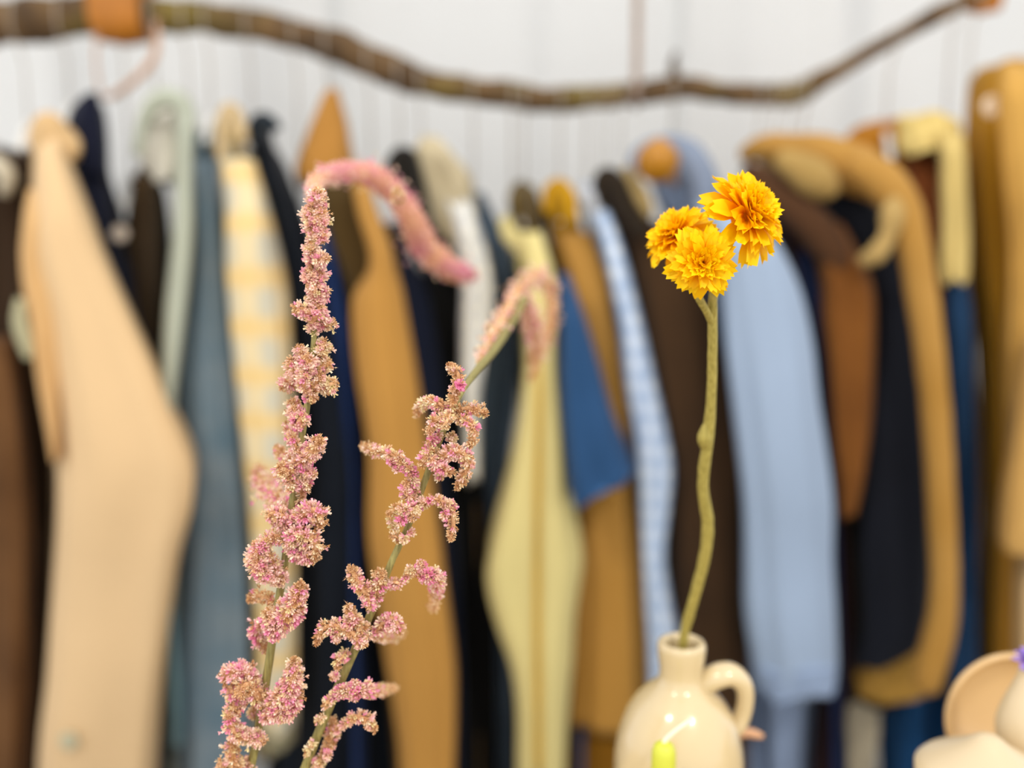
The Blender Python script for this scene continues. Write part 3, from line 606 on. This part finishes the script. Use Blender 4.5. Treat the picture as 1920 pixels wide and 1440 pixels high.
# lime candle in front of the jug
cyd = 0.497; ct = at(1245, 1392, cyd); cr = 24.5 * cyd / F
cand = thing('candle', 'lime yellow candle with a bent pale wick in front of the jug', 'candle', (ct.x, cyd, TZ))
V, Fc = lathe_data([(0.0002, TZ + 0.012), (cr * 1.0, TZ + 0.012), (cr, ct.z - 0.012), (cr * 0.98, ct.z - 0.006), (cr * 0.8, ct.z - 0.0018), (cr * 0.45, ct.z), (0.0002, ct.z + 0.0003)], ct.x, cyd, 28)
mesh_obj('wax', V, Fc, plain('lime_wax', '#c6c940', 0.4, var=0.05), cand)
mesh_obj('wick', *tube_data(px_path([(1243, 1398, cyd, 5), (1250, 1385, cyd, 5), (1272, 1366, cyd - .002, 4.5), (1296, 1350, cyd - .003, 4)], 12), 8), plain('wick_cotton', '#f3ead2', 0.8), cand)
V, Fc = lathe_data([(0.0002, TZ + 0.001), (0.022, TZ), (0.024, TZ + 0.004), (0.013, TZ + 0.007), (0.011, TZ + 0.022), (0.0078, TZ + 0.022), (0.0075, TZ + 0.012), (0.0002, TZ + 0.011)], ct.x, cyd, 28)
mesh_obj('holder', V, Fc, M_jug, cand)
# peach wick tip poking out behind the jug
pk = thing('peach_candle', 'peach coloured wick tip showing behind the right side of the jug', 'candle', (at(1372, 1390, .61).x, .61, TZ))
mesh_obj('wick', *tube_data(px_path([(1366, 1404, .61, 7), (1374, 1386, .61, 8), (1396, 1374, .608, 9), (1414, 1376, .607, 9), (1430, 1381, .607, 5)], 14), 10), plain('peach_wick', '#dba981', 0.7), pk)
kz = at(1366, 1402, .61); V, Fc = lathe_data([(0.0002, TZ), (0.007, TZ), (0.007, kz.z - .006), (0.005, kz.z - .001), (0.0002, kz.z)], kz.x, .61, 24)
mesh_obj('wax', V, Fc, plain('peach_wax', '#e0b08a', 0.45), pk)

# right corner: round bowl on edge, small vase with violet flower, low dish
M_peach = plain('peach_glaze', '#d2ad78', 0.4, var=0.04, scale=14, coat=0.3); M_pale = plain('pale_glaze', '#d0bb97', 0.4, var=0.04, scale=14, coat=0.3)
by = 0.60; bc = at(1893, 1345, by); brd = 131 * by / F
prof = [(0.0002, 0.020), (0.45, 0.020 / brd * brd), ]
V, Fc = [], []
pr = [(0.002, 0.55), (0.45, 0.50), (0.80, 0.30), (0.96, 0.08), (1.0, -0.04), (0.97, -0.11), (0.92, -0.09), (0.86, 0.06), (0.70, 0.24), (0.42, 0.38), (0.002, 0.42)]
pr = catmull(pr, 40)
for rr, dd in pr:
    for k in range(56):
        a = 2 * math.pi * k / 56; V.append(Vector((bc.x + rr * brd * math.cos(a), bc.y + dd * brd * 0.62 + 0.10 * rr * brd * math.sin(a), bc.z + rr * brd * math.sin(a))))
for i in range(len(pr) - 1):
    for k in range(56): Fc.append((i * 56 + k, i * 56 + (k + 1) % 56, (i + 1) * 56 + (k + 1) % 56, (i + 1) * 56 + k))
bw = thing('round_bowl', 'round peach coloured bowl propped upright behind the small vase', 'bowl', (bc.x, bc.y, bc.z - brd))
mesh_obj('bowl', V, Fc, M_peach, bw)
sb = box_data(bc.x - 0.03, bc.x + 0.03, bc.y + 0.01, bc.y + 0.035, TZ, bc.z - brd * 0.93)
mesh_obj('stand', *sb, M_table, bw, smooth=False)
sy = 0.545; sc_ = at(1928, 1270, sy); us = sy / F
def sz(py): return at(1928, py, sy).z
prof = [(0.0002, sz(1412)), (28 * us, sz(1412)), (44 * us, sz(1398)), (52 * us, sz(1370)), (50 * us, sz(1345)), (40 * us, sz(1315)), (28 * us, sz(1288)), (20 * us, sz(1268)), (19 * us, sz(1258)), (15 * us, sz(1257)), (14 * us, sz(1280)), (30 * us, sz(1340)), (0.0002, sz(1380))]
sv = thing('bud_vase', 'small pale cream bud vase at the right edge with a violet flower', 'vase', (sc_.x, sy, sz(1412)))
mesh_obj('body', *lathe_data(catmull(prof, 50), sc_.x, sy, 40), M_pale, sv)
vf = thing('violet_flower', 'pale violet flower in the small bud vase', 'flower', tuple(at(1928, 1262, sy)))
mesh_obj('stem', *tube_data(px_path([(1928, 1340, sy, 3), (1927, 1275, sy, 3), (1926, 1245, sy, 3)], 8), 8), M_stem, vf)
M_violet = plain('violet_petal', '#b79bea', 0.6, var=0.12, trans=0.3)
vc = at(1926, 1240, sy); vpm = bpy.data.meshes.new_from_object if False else None
vm = petal_mesh('violet_petal', 0.009, 0.0055, 1); vm.materials.append(M_violet)
for i in range(18):
    p = bpy.data.objects.new('petal', vm); C.objects.link(p); p.parent = vf
    az = i * 2.4; tl = math.radians(115 - 5.2 * i)
    p.matrix_local = Matrix.Translation(vc - vf.location) @ Matrix.Rotation(az, 4, 'Z') @ Matrix.Rotation(math.radians(90) - tl, 4, 'X')
dy_ = 0.515; dc = at(1850, 1420, dy_); ud = dy_ / F
# low lidded dish with a peaked lid
zt = at(1842, 1384, dy_).z
prof = [(0.0002, TZ), (0.024, TZ), (0.036, TZ + 0.02), (0.040, at(1842, 1450, dy_).z), (0.036, at(1842, 1438, dy_).z), (0.028, at(1842, 1424, dy_).z), (0.016, at(1842, 1403, dy_).z), (0.006, zt + .001), (0.0002, zt + 0.0025)]
dd = thing('lidded_dish', 'pale cream dish with a low peaked lid at the bottom right corner', 'dish', (at(1850, 1400, dy_).x, dy_, TZ))
mesh_obj('dish', *lathe_data(catmull(prof[:4], 20), at(1852, 1400, dy_).x, dy_, 48), M_pale, dd)
mesh_obj('lid', *lathe_data(catmull(prof[3:], 24), at(1852, 1400, dy_).x, dy_, 48), M_pale, dd)
# riser that carries the bud vase
rz = sz(1412)
V, Fc = lathe_data([(0.0002, TZ), (0.018, TZ), (0.016, TZ + 0.006), (0.012, rz - 0.006), (0.018, rz - 0.0005), (0.0002, rz - 0.0002)], sc_.x, sy, 32)
tag(mesh_obj('vase_riser', V, Fc, M_table), 'small wooden riser under the cream bud vase', 'stand')

# ------------------------------------------------------------------ pink flower stems (in focus)
D0 = 0.437
PINKS = ['#f6c6c6', '#f8d6cc', '#f3b9c4', '#f7d8c8', '#f9e0cc', '#f4cdb8']
HOT = ['#f4a6c6', '#f297bd']
TANS = ['#e6bd8c', '#d8aa74', '#efd0a4', '#c08d60', '#f4dcb4', '#e2b58a', '#ecc8a2']
CREAM = ['#f9e8cb', '#f3dfb6', '#ebdba6']
LIN = {h: lin(h) for h in PINKS + HOT + TANS + CREAM}
def catkin(parent, pts, pink=0.5, cream=0.15, dens=1.0, tip=True, rng=None, hot=0.08):
    """a curved spike of tiny florets; pts (px, py, dY, radius px) run from the stem to the tip"""
    path = px_path([(a, b, D0 + d, r) for a, b, d, r in pts], 22)
    base = Vector(path[0][:3])
    core = [(x, y, z, r * (0.8 if pink > 0.7 else 0.42)) for x, y, z, r in path]
    V, Fc = tube_data(core, 10, bump=0.15, bscale=420)
    cols = []
    for v in V:
        n = noise.noise(Vector(v) * (900 if pink < 0.7 else 45)) * 1.6; a, b = (lin('#c4788a'), lin('#d99f7c')) if pink > 0.7 else (LIN['#c08d60'], LIN['#e2b58a']); f = min(1, max(0, 0.5 + n))
        cols.append(tuple(a[i] * (1 - f) + b[i] * f for i in range(3)))
    ck = mesh_obj('catkin', V, Fc, M_core, parent, cols=cols)
    # florets
    L = sum((Vector(path[i + 1][:3]) - Vector(path[i][:3])).length for i in range(len(path) - 1))
    rm = sum(p[3] for p in path) / len(path)
    n = int(dens * (L + rm) * rm * 6.28 / (0.00125 ** 2) * 0.95); n = max(45, min(n, 1100))
    V, Fc, cols = [], [], []
    for _ in range(n):
        t = rng.random() * (1.0 if not tip else 1.03); t = min(t, 1.0); f = t * (len(path) - 1); k = min(int(f), len(path) - 2); g = f - k
        a, b = path[k], path[k + 1]; c = Vector([a[i] * (1 - g) + b[i] * g for i in range(3)]); r = a[3] * (1 - g) + b[3] * g
        tan = (Vector(b[:3]) - Vector(a[:3])).normalized()
        d = Vector((rng.gauss(0, 1), rng.gauss(0, 1), rng.gauss(0, 1)))
        if t < 0.97: d = d - tan * d.dot(tan)
        if d.length < 1e-6: continue
        d.normalize(); d = (d + tan * rng.uniform(-0.1, 0.45)).normalized()
        lump = 1 + 0.5 * noise.noise(c * 260 + d * 1.3)
        pos = c + d * r * (rng.uniform(0.42, 0.92) if rng.random() < 0.9 else rng.uniform(0.95, 1.3)) * lump
        ptip = t > 0.5 and pink < 0.7 and rng.random() < (t - 0.35) * 1.7
        q = rng.random() * 1.12 if pink < 0.7 else rng.random()
        if ptip: hx = rng.choice(TANS); size = 0.00085
        elif q < hot: hx = rng.choice(HOT); size = 0.00165
        elif q < hot + pink: hx = rng.choice(PINKS); size = 0.0015
        elif q < hot + pink + cream: hx = rng.choice(CREAM); size = 0.0014
        else: hx = rng.choice(TANS); size = 0.0011
        size *= rng.uniform(0.75, 1.25); col = LIN[hx]; dk = tuple(x * 0.72 for x in col)
        s1 = d.orthogonal().normalized(); s2 = d.cross(s1); rot = rng.random() * 6.28
        np_ = 3 if size < 0.0012 else 4
        i0 = len(V); V.append(pos - d * size * 0.5); cols.append(dk)
        for j in range(np_):
            aa = rot + j * 6.283 / np_; e = s1 * math.cos(aa) + s2 * math.sin(aa); sd = d.cross(e)
            op = rng.uniform(0.35, 0.8)
            p1 = pos + e * size * 0.38 + d * size * 0.45; p2 = pos + e * size * (0.55 + op * 0.4) + d * size * 1.15
            V += [p1 + sd * size * 0.30, p1 - sd * size * 0.30, p2 - sd * size * 0.28, p2 + sd * size * 0.28]
            cols += [col, col, col, col]
            m = i0 + 1 + j * 4
            Fc += [(i0, m + 1, m), (m, m + 1, m + 2, m + 3)]
        if rng.random() < 0.35:                                    # fine dry hair
            m = len(V); e = (d + s1 * rng.uniform(-.4, .4) + s2 * rng.uniform(-.4, .4)).normalized()
            V += [pos + s1 * 0.00012, pos - s1 * 0.00012, pos + e * rng.uniform(0.0012, 0.0026)]; cols += [LIN['#ecc8a2']] * 3
            Fc.append((m, m + 1, m + 2))
    fl = mesh_obj('florets', V, Fc, M_floret, ck, smooth=False, cols=cols); fl['kind'] = 'stuff'
    return ck
def build_stem(name, label, stem_pts, kats, base_px, seed, slim=1.0):
    rng = random.Random(seed)
    root = thing(name, label, 'flower', tuple(at(*base_px)), 'pink dried flower stems')
    path = px_path([(a, b, D0 + d, r) for a, b, d, r in stem_pts], 60)
    V, Fc = tube_data(path, 12, bump=0.08, bscale=300)
    for i, v in enumerate(V):                       # ribbed stalk
        k = i % 12
        if i < 12 * len(path) and k % 2: c = Vector(path[i // 12][:3]); V[i] = c + (v - c) * 0.90
    mesh_obj('stem', V, Fc, M_stem, root)
    for kt in kats:
        pts = [(a, b, d, r * slim) for a, b, d, r in kt[0]]; o = dict(kt[1]) if len(kt) > 1 else {}
        if slim < 1: o['pink'] = o.get('pink', 0.5) * 0.8
        catkin(root, pts, rng=rng, **o)
    return root
def blob(x, y, r, d=0.0, ang=None, ln=1.2, **o):
    """short stubby cluster centred on (x, y)"""
    a = math.radians(-90 if ang is None else ang); l = r * ln
    return ([(x - math.cos(a) * l * .8, y - math.sin(a) * l * .8, d, r * .55), (x, y, d, r), (x + math.cos(a) * l * .6, y + math.sin(a) * l * .6, d, r * .72), (x + math.cos(a) * l, y + math.sin(a) * l, d, r * .3)], o)
P = dict(pink=0.62, cream=0.16, hot=0.05); PH = dict(pink=0.62, cream=0.1, hot=0.22); CR = dict(pink=0.25, cream=0.55, hot=0.0); TN = dict(pink=0.12, cream=0.12, hot=0.02)
s1 = [(420, 1640, .012, 9), (446, 1540, .008, 9), (470, 1440, .004, 9), (492, 1320, .002, 9), (514, 1180, 0, 8.5), (535, 1045, 0, 8), (550, 930, 0, 7.5), (564, 830, 0, 7), (578, 745, 0, 6.5), (588, 650, 0, 6), (590, 560, 0, 5), (590, 450, .002, 4.5), (593, 385, .006, 4)]
k1 = [blob(596, 378, 18, .004, **P), blob(583, 408, 18, .002, **P), blob(600, 415, 17, .0, -80, **P), blob(588, 440, 19, **P), blob(604, 440, 12, -.002, 80, **P), blob(584, 470, 15, -.001, **P), blob(592, 490, 18, .001, **P), blob(582, 520, 14, -.001, **P),
      blob(600, 488, 13, -.003, -20, **P), blob(600, 515, 13, **P), blob(590, 545, 16, -.002, -100, **P), blob(602, 548, 13, .001, -10, **PH), blob(596, 562, 12, -.002, -60, **P), blob(584, 570, 12, **P), blob(570, 583, 16, -.004, 200, **P), blob(592, 592, 17, -.003, -60, **P), blob(600, 604, 14, .002, 0, **P), blob(616, 608, 11, .001, -20, **CR), blob(588, 618, 10, **P),
      blob(603, 655, 15, .001, -70, **CR), blob(566, 664, 13, .0, -110, **P), blob(554, 690, 17, .002, -120, **P), blob(577, 690, 19, -.005, -90, **P), blob(606, 688, 15, .001, -40, **CR), blob(545, 716, 17, .012, 150, **P), blob(572, 716, 18, -.006, -90, **P), blob(592, 716, 15, -.004, -60, **P), blob(613, 724, 15, -.002, -20, **CR), blob(583, 738, 13, -.004, 80, **P),
      blob(552, 764, 13, .008, -110, **P), blob(562, 790, 14, -.004, -60, **PH), blob(553, 778, 14, -.001, **P), ([(556, 832, 0, 7), (548, 815, .004, 8), (541, 803, .01, 7), (539, 796, .014, 4)], P), ([(558, 850, -.002, 9), (552, 832, -.004, 9), (546, 818, -.004, 7)], PH),
      ([(556, 875, -.003, 12), (570, 862, -.006, 14), (585, 846, -.008, 15), (595, 830, -.010, 13), (600, 822, -.011, 6)], dict(pink=.55, cream=.1, hot=.08)), ([(553, 872, .004, 9), (545, 862, .014, 9), (528, 852, .03, 9), (520, 838, .045, 5)], TN),
      blob(548, 880, 13, -.004, 90, **P), blob(576, 886, 12, -.004, 10, **PH), blob(570, 902, 12, -.002, 60, **PH), blob(536, 888, 17, -.006, -120, **TN), blob(546, 910, 14, -.005, -100, **P), blob(566, 918, 11, .0, -80, **TN), blob(566, 938, 10, .001, 80, **TN),
      ([(545, 965, 0, 14), (530, 950, .02, 18), (508, 925, .055, 22), (492, 900, .085, 22), (486, 880, .10, 10)], dict(pink=.4, cream=.3)),
      ([(545, 975, -.003, 12), (528, 968, -.006, 14), (512, 962, -.006, 12), (503, 968, -.006, 8)], PH), ([(545, 985, -.003, 10), (528, 982, -.005, 10), (512, 976, -.004, 7)], P),
      ([(552, 980, -.004, 14), (568, 966, -.007, 16), (588, 958, -.008, 18), (600, 968, -.008, 16), (603, 985, -.007, 8)], PH), blob(560, 960, 12, .0, -40, **PH),
      ([(545, 1035, -.005, 12), (548, 1012, -.008, 18), (568, 1002, -.010, 21), (586, 1012, -.010, 19), (590, 1035, -.008, 14), (584, 1050, -.007, 6)], dict(pink=.45, cream=.2, hot=.05)), ([(545, 1040, -.004, 12), (562, 1036, -.007, 14), (575, 1046, -.008, 11), (582, 1056, -.008, 6)], PH),
      ([(535, 1088, -.003, 9), (510, 1082, -.006, 17), (488, 1068, -.008, 21), (480, 1040, -.008, 17), (495, 1016, -.007, 13), (515, 1006, -.006, 12), (528, 1008, -.005, 7)], dict(pink=.55, cream=.14, hot=.10)), blob(472, 1050, 10, -.006, 170, **PH), ([(530, 1085, -.002, 8), (515, 1062, -.004, 12), (503, 1040, -.006, 12)], P),
      ([(517, 1130, .003, 7), (505, 1122, .004, 10), (490, 1116, .006, 12), (474, 1120, .008, 9), (468, 1126, .008, 4)], TN),
      ([(510, 1185, -.006, 16), (528, 1165, -.010, 22), (545, 1142, -.012, 22), (556, 1118, -.012, 18), (563, 1104, -.012, 13), (564, 1096, -.012, 6)], dict(pink=.6, cream=.1, hot=.10)), ([(540, 1170, -.008, 12), (556, 1152, -.010, 12), (564, 1136, -.010, 8)], dict(pink=.4, hot=.45)), ([(520, 1195, -.008, 13), (508, 1165, -.010, 15), (505, 1145, -.010, 10)], PH),
      ([(508, 1165, .002, 10), (490, 1172, .004, 14), (484, 1190, .005, 14), (490, 1208, .005, 11), (502, 1222, .004, 5)], dict(pink=.6, hot=.15)),
      ([(495, 1345, -.004, 12), (515, 1338, -.008, 21), (532, 1318, -.010, 26), (545, 1292, -.011, 22), (550, 1266, -.011, 16), (552, 1245, -.010, 10), (552, 1236, -.010, 4)], dict(pink=.62, cream=.12, hot=.14)), ([(530, 1345, -.008, 12), (550, 1325, -.010, 13), (560, 1305, -.010, 9)], PH), ([(498, 1325, -.006, 10), (520, 1310, -.012, 14), (530, 1290, -.012, 10)], P),
      ([(494, 1318, -.004, 14), (478, 1300, -.008, 19), (462, 1285, -.010, 17), (450, 1300, -.012, 13)], TN), ([(485, 1300, 0, 10), (470, 1272, -.003, 16), (448, 1258, -.004, 17), (430, 1262, -.004, 14), (420, 1278, -.004, 9)], dict(pink=.6, cream=.1, hot=.15)), ([(465, 1320, -.003, 12), (442, 1305, -.004, 15), (430, 1285, -.004, 12)], PH),
      ([(488, 1375, -.003, 10), (470, 1384, -.006, 14), (448, 1378, -.007, 16), (432, 1358, -.007, 15), (432, 1335, -.006, 15), (445, 1322, -.006, 12)], dict(pink=.45, cream=.4, hot=.06)), blob(482, 1385, 13, -.006, 20, **P),
      ([(478, 1345, .004, 6), (474, 1335, .006, 8), (478, 1318, .006, 5)], TN), ([(455, 1460, 0, 10), (442, 1430, -.002, 14), (434, 1405, -.003, 13), (436, 1388, -.003, 8)], TN), ([(448, 1480, 0, 12), (425, 1450, -.003, 15), (414, 1430, -.003, 8)], P), ([(470, 1450, .002, 8), (462, 1435, .003, 10), (468, 1422, .003, 5)], P),
      # tip that arches over and droops away from the camera
      ([(594, 392, .004, 10), (590, 368, .07, 14), (592, 342, .15, 17), (622, 326, .20, 22), (665, 322, .23, 25), (705, 332, .25, 27), (740, 362, .265, 29), (768, 405, .28, 31), (790, 455, .31, 33), (825, 490, .33, 30), (860, 510, .35, 26), (888, 516, .36, 12)], dict(pink=.72, cream=.10, hot=.05, dens=.35)),
      blob(745, 365, 14, .15, 60, **TN)]
build_stem('pink_flower_stem', 'tall upright pink dried flower stem whose tip arches over and droops', s1, k1, (420, 1640, D0 + .012), 21)
s2 = [(486, 1650, .014, 10), (530, 1540, .010, 10), (570, 1445, .006, 10), (602, 1362, .004, 10), (640, 1275, .002, 9.5), (690, 1162, 0, 8.5), (735, 1052, 0, 7.5), (766, 985, 0, 7), (800, 892, 0, 7), (830, 812, .002, 6.5), (862, 742, .010, 6), (890, 700, .05, 7.5), (925, 658, .11, 8.5), (955, 610, .17, 9), (985, 560, .21, 8)]
k2 = [([(842, 778, -.002, 8), (848, 755, -.006, 11), (852, 735, -.008, 10), (860, 715, -.008, 11), (858, 700, -.008, 11), (848, 690, -.007, 9), (842, 684, -.007, 4)], TN), blob(862, 722, 4, -.012, -40, pink=.1, hot=.9, cream=0),
      ([(842, 772, -.002, 7), (822, 756, -.004, 9), (802, 752, .004, 9), (788, 764, .016, 9), (780, 778, .026, 5)], dict(pink=.2, cream=.3)), blob(822, 762, 7, -.003, 100, **P),
      ([(856, 770, -.002, 8), (872, 766, -.003, 11), (888, 766, -.003, 12), (904, 772, -.003, 10), (912, 776, -.003, 4)], TN), ([(850, 785, -.004, 9), (868, 788, -.007, 9), (884, 798, -.009, 9), (890, 812, -.009, 11), (884, 828, -.008, 10), (880, 836, -.008, 4)], dict(pink=.25, cream=.2)),
      ([(842, 782, -.006, 9), (822, 786, -.008, 12), (808, 798, -.010, 12), (804, 810, -.010, 6)], dict(pink=.3, cream=.2)), ([(844, 775, -.008, 8), (838, 790, -.012, 9), (830, 800, -.012, 5)], CR), ([(825, 812, -.003, 6), (812, 820, -.005, 10), (806, 835, -.005, 8)], PH), blob(845, 822, 8, .001, -70, **CR),
      ([(818, 850, -.004, 8), (805, 846, -.007, 11), (796, 862, -.008, 13), (790, 872, -.008, 7)], dict(pink=.4, cream=.25)), blob(815, 868, 13, -.010, 60, **P), ([(820, 865, -.006, 10), (842, 852, -.010, 13), (860, 846, -.011, 14), (874, 858, -.011, 13), (876, 878, -.010, 12), (866, 900, -.009, 11), (858, 914, -.008, 5)], dict(pink=.5, cream=.1, hot=.06)), ([(820, 875, -.008, 8), (835, 880, -.012, 10), (848, 888, -.012, 7)], PH), blob(825, 890, 7, -.004, 80, **P), blob(838, 845, 7, .0, -50, **CR),
      ([(780, 925, -.001, 5), (776, 905, -.003, 7), (770, 885, -.005, 8), (752, 865, -.006, 9), (730, 850, -.004, 10), (710, 846, .004, 10), (694, 842, .02, 11), (680, 836, .035, 7)], dict(pink=.4, cream=.25, hot=.06)), blob(735, 865, 6, -.006, 100, **PH), blob(746, 875, 5, -.006, 90, **PH),
      ([(776, 935, -.003, 6), (762, 928, -.006, 8), (758, 915, -.006, 8), (764, 900, -.006, 4)], P), ([(780, 950, -.006, 9), (762, 958, -.010, 10), (745, 952, -.010, 9), (734, 962, -.008, 6)], dict(pink=.35, cream=.35)), blob(752, 972, 9, -.010, 120, **PH), blob(772, 965, 9, -.011, 90, **P), blob(778, 958, 7, -.012, 60, **CR),
      ([(786, 948, -.004, 8), (800, 940, -.007, 9), (818, 936, -.008, 8), (836, 944, -.008, 7), (846, 958, -.008, 10), (850, 978, -.007, 11), (848, 998, -.006, 10), (844, 1012, -.006, 4)], dict(pink=.35, cream=.15, hot=.10)), blob(834, 965, 6, -.010, 60, **PH), blob(848, 948, 5, -.006, -40, **PH),
      ([(742, 1010, -.002, 3), (736, 990, -.004, 4), (732, 970, -.004, 5), (728, 958, -.003, 3)], CR), ([(752, 1015, -.003, 5), (742, 1006, -.006, 6), (732, 1004, -.006, 5)], CR), blob(758, 1010, 6, -.008, 100, **CR), blob(770, 998, 4, -.006, 0, **P),
      ([(722, 1090, -.001, 9), (712, 1082, -.003, 10), (704, 1072, -.004, 9)], TN), ([(708, 1125, -.002, 9), (708, 1105, -.004, 12), (716, 1085, -.005, 11), (718, 1072, -.005, 5)], dict(pink=.2, cream=.25)),
      ([(700, 1140, -.002, 9), (692, 1120, -.006, 12), (680, 1105, -.008, 15), (670, 1088, -.008, 16), (662, 1072, -.007, 12), (660, 1064, -.007, 5)], dict(pink=.42, cream=.1, hot=.03)), blob(692, 1130, 10, -.009, 90, **PH),
      ([(730, 1098, -.001, 8), (742, 1092, -.004, 10), (752, 1098, -.005, 7)], P), ([(736, 1095, -.001, 3), (758, 1085, -.003, 5), (772, 1074, -.004, 6), (786, 1078, -.004, 7)], dict(pink=.35, cream=.45)), blob(768, 1072, 7, -.003, -80, **CR), blob(790, 1062, 7, -.003, -80, **PH), ([(788, 1082, -.003, 6), (800, 1078, -.003, 12), (816, 1080, -.002, 13), (820, 1095, .006, 13), (816, 1115, .025, 13), (812, 1140, .05, 9)], PH),
      ([(688, 1180, -.004, 11), (672, 1172, -.008, 14), (660, 1150, -.009, 12), (652, 1136, -.008, 7)], dict(pink=.35, cream=.3, hot=.05)), ([(690, 1192, -.004, 10), (668, 1190, -.009, 14), (645, 1180, -.010, 13), (622, 1172, -.010, 12), (604, 1182, -.010, 11), (596, 1196, -.010, 9), (594, 1206, -.010, 4)], dict(pink=.3, cream=.15, hot=.08)), blob(672, 1200, 13, -.010, 40, **P), blob(630, 1195, 7, -.010, 90, **PH), blob(655, 1168, 12, -.008, -80, **P),
      ([(706, 1185, -.001, 6), (718, 1168, -.003, 12), (735, 1160, -.003, 13), (746, 1172, -.002, 11), (750, 1188, .004, 6)], PH), ([(702, 1192, .004, 4), (718, 1196, .03, 6), (738, 1192, .06, 11), (752, 1188, .08, 7)], TN),
      ([(650, 1220, -.002, 5), (642, 1232, -.005, 9), (632, 1240, -.006, 9), (634, 1255, -.006, 6)], dict(pink=.3, cream=.4)), blob(628, 1268, 6, -.004, 160, **PH),
      ([(628, 1302, -.004, 9), (645, 1296, -.007, 10), (665, 1296, -.008, 10), (682, 1294, -.006, 11), (695, 1296, .004, 11), (715, 1294, .04, 12), (740, 1290, .07, 8)], dict(pink=.3, cream=.2, hot=.20)), blob(665, 1284, 6, -.008, -80, **PH), blob(664, 1306, 6, -.008, 90, **PH), blob(690, 1285, 5, -.003, -70, **PH),
      ([(622, 1308, -.004, 7), (614, 1316, -.007, 9), (608, 1325, -.007, 5)], dict(pink=.4, cream=.4)), ([(606, 1340, -.004, 4), (600, 1350, -.006, 6), (592, 1352, -.006, 4)], CR),
      ([(618, 1378, .002, 3), (640, 1362, .001, 4), (655, 1352, -.002, 8), (668, 1344, -.003, 12), (685, 1348, -.003, 11), (698, 1360, -.003, 9), (702, 1370, -.003, 4)], dict(pink=.45, cream=.15, hot=.06)),
      ([(606, 1420, .003, 8), (618, 1392, .005, 12), (626, 1368, .006, 12), (622, 1345, .006, 8)], TN), ([(590, 1450, .002, 8), (600, 1425, .003, 11), (608, 1415, .003, 7)], dict(pink=.3, cream=.3)), blob(612, 1415, 6, -.001, 0, **PH), ([(588, 1390, -.003, 2), (578, 1405, -.003, 3), (574, 1418, -.003, 2)], CR),
      # blurred drooping tip farther back
      ([(900, 680, .08, 9), (918, 640, .13, 18), (940, 600, .17, 26), (965, 555, .21, 25), (990, 525, .24, 22), (1012, 515, .26, 20), (1030, 540, .27, 22), (1035, 590, .27, 23), (1022, 640, .27, 22), (1005, 685, .27, 14), (995, 710, .27, 6)], dict(pink=.55, cream=.2, hot=.03, dens=.8)),
      ([(985, 560, .21, 12), (995, 600, .23, 22), (1005, 640, .24, 20), (998, 680, .25, 10)], dict(pink=.55, cream=.2, dens=.8))]
build_stem('pink_flower_stem', 'slanting pink dried flower stem with loose side clusters to the right of the tall one', s2, k2, (486, 1650, D0 + .014), 22, 0.9)
# bottle that holds the two pink stems (just below the picture)
bt = at(452, 1640, D0 + .013); bb = TZ
prof = [(0.0002, bb), (0.022, bb), (0.026, bb + 0.006), (0.027, bb + 0.030), (0.022, bb + 0.048), (0.013, bb + 0.058), (0.0125, bt.z + 0.014), (0.0145, bt.z + 0.018), (0.0115, bt.z + 0.018), (0.0105, bb + 0.060), (0.020, bb + 0.045), (0.022, bb + 0.010), (0.0002, bb + 0.006)]
tag(mesh_obj('bottle_vase', *lathe_data(prof, bt.x, bt.y, 40), M_jug), 'small cream bottle vase holding the pink flower stems', 'vase')
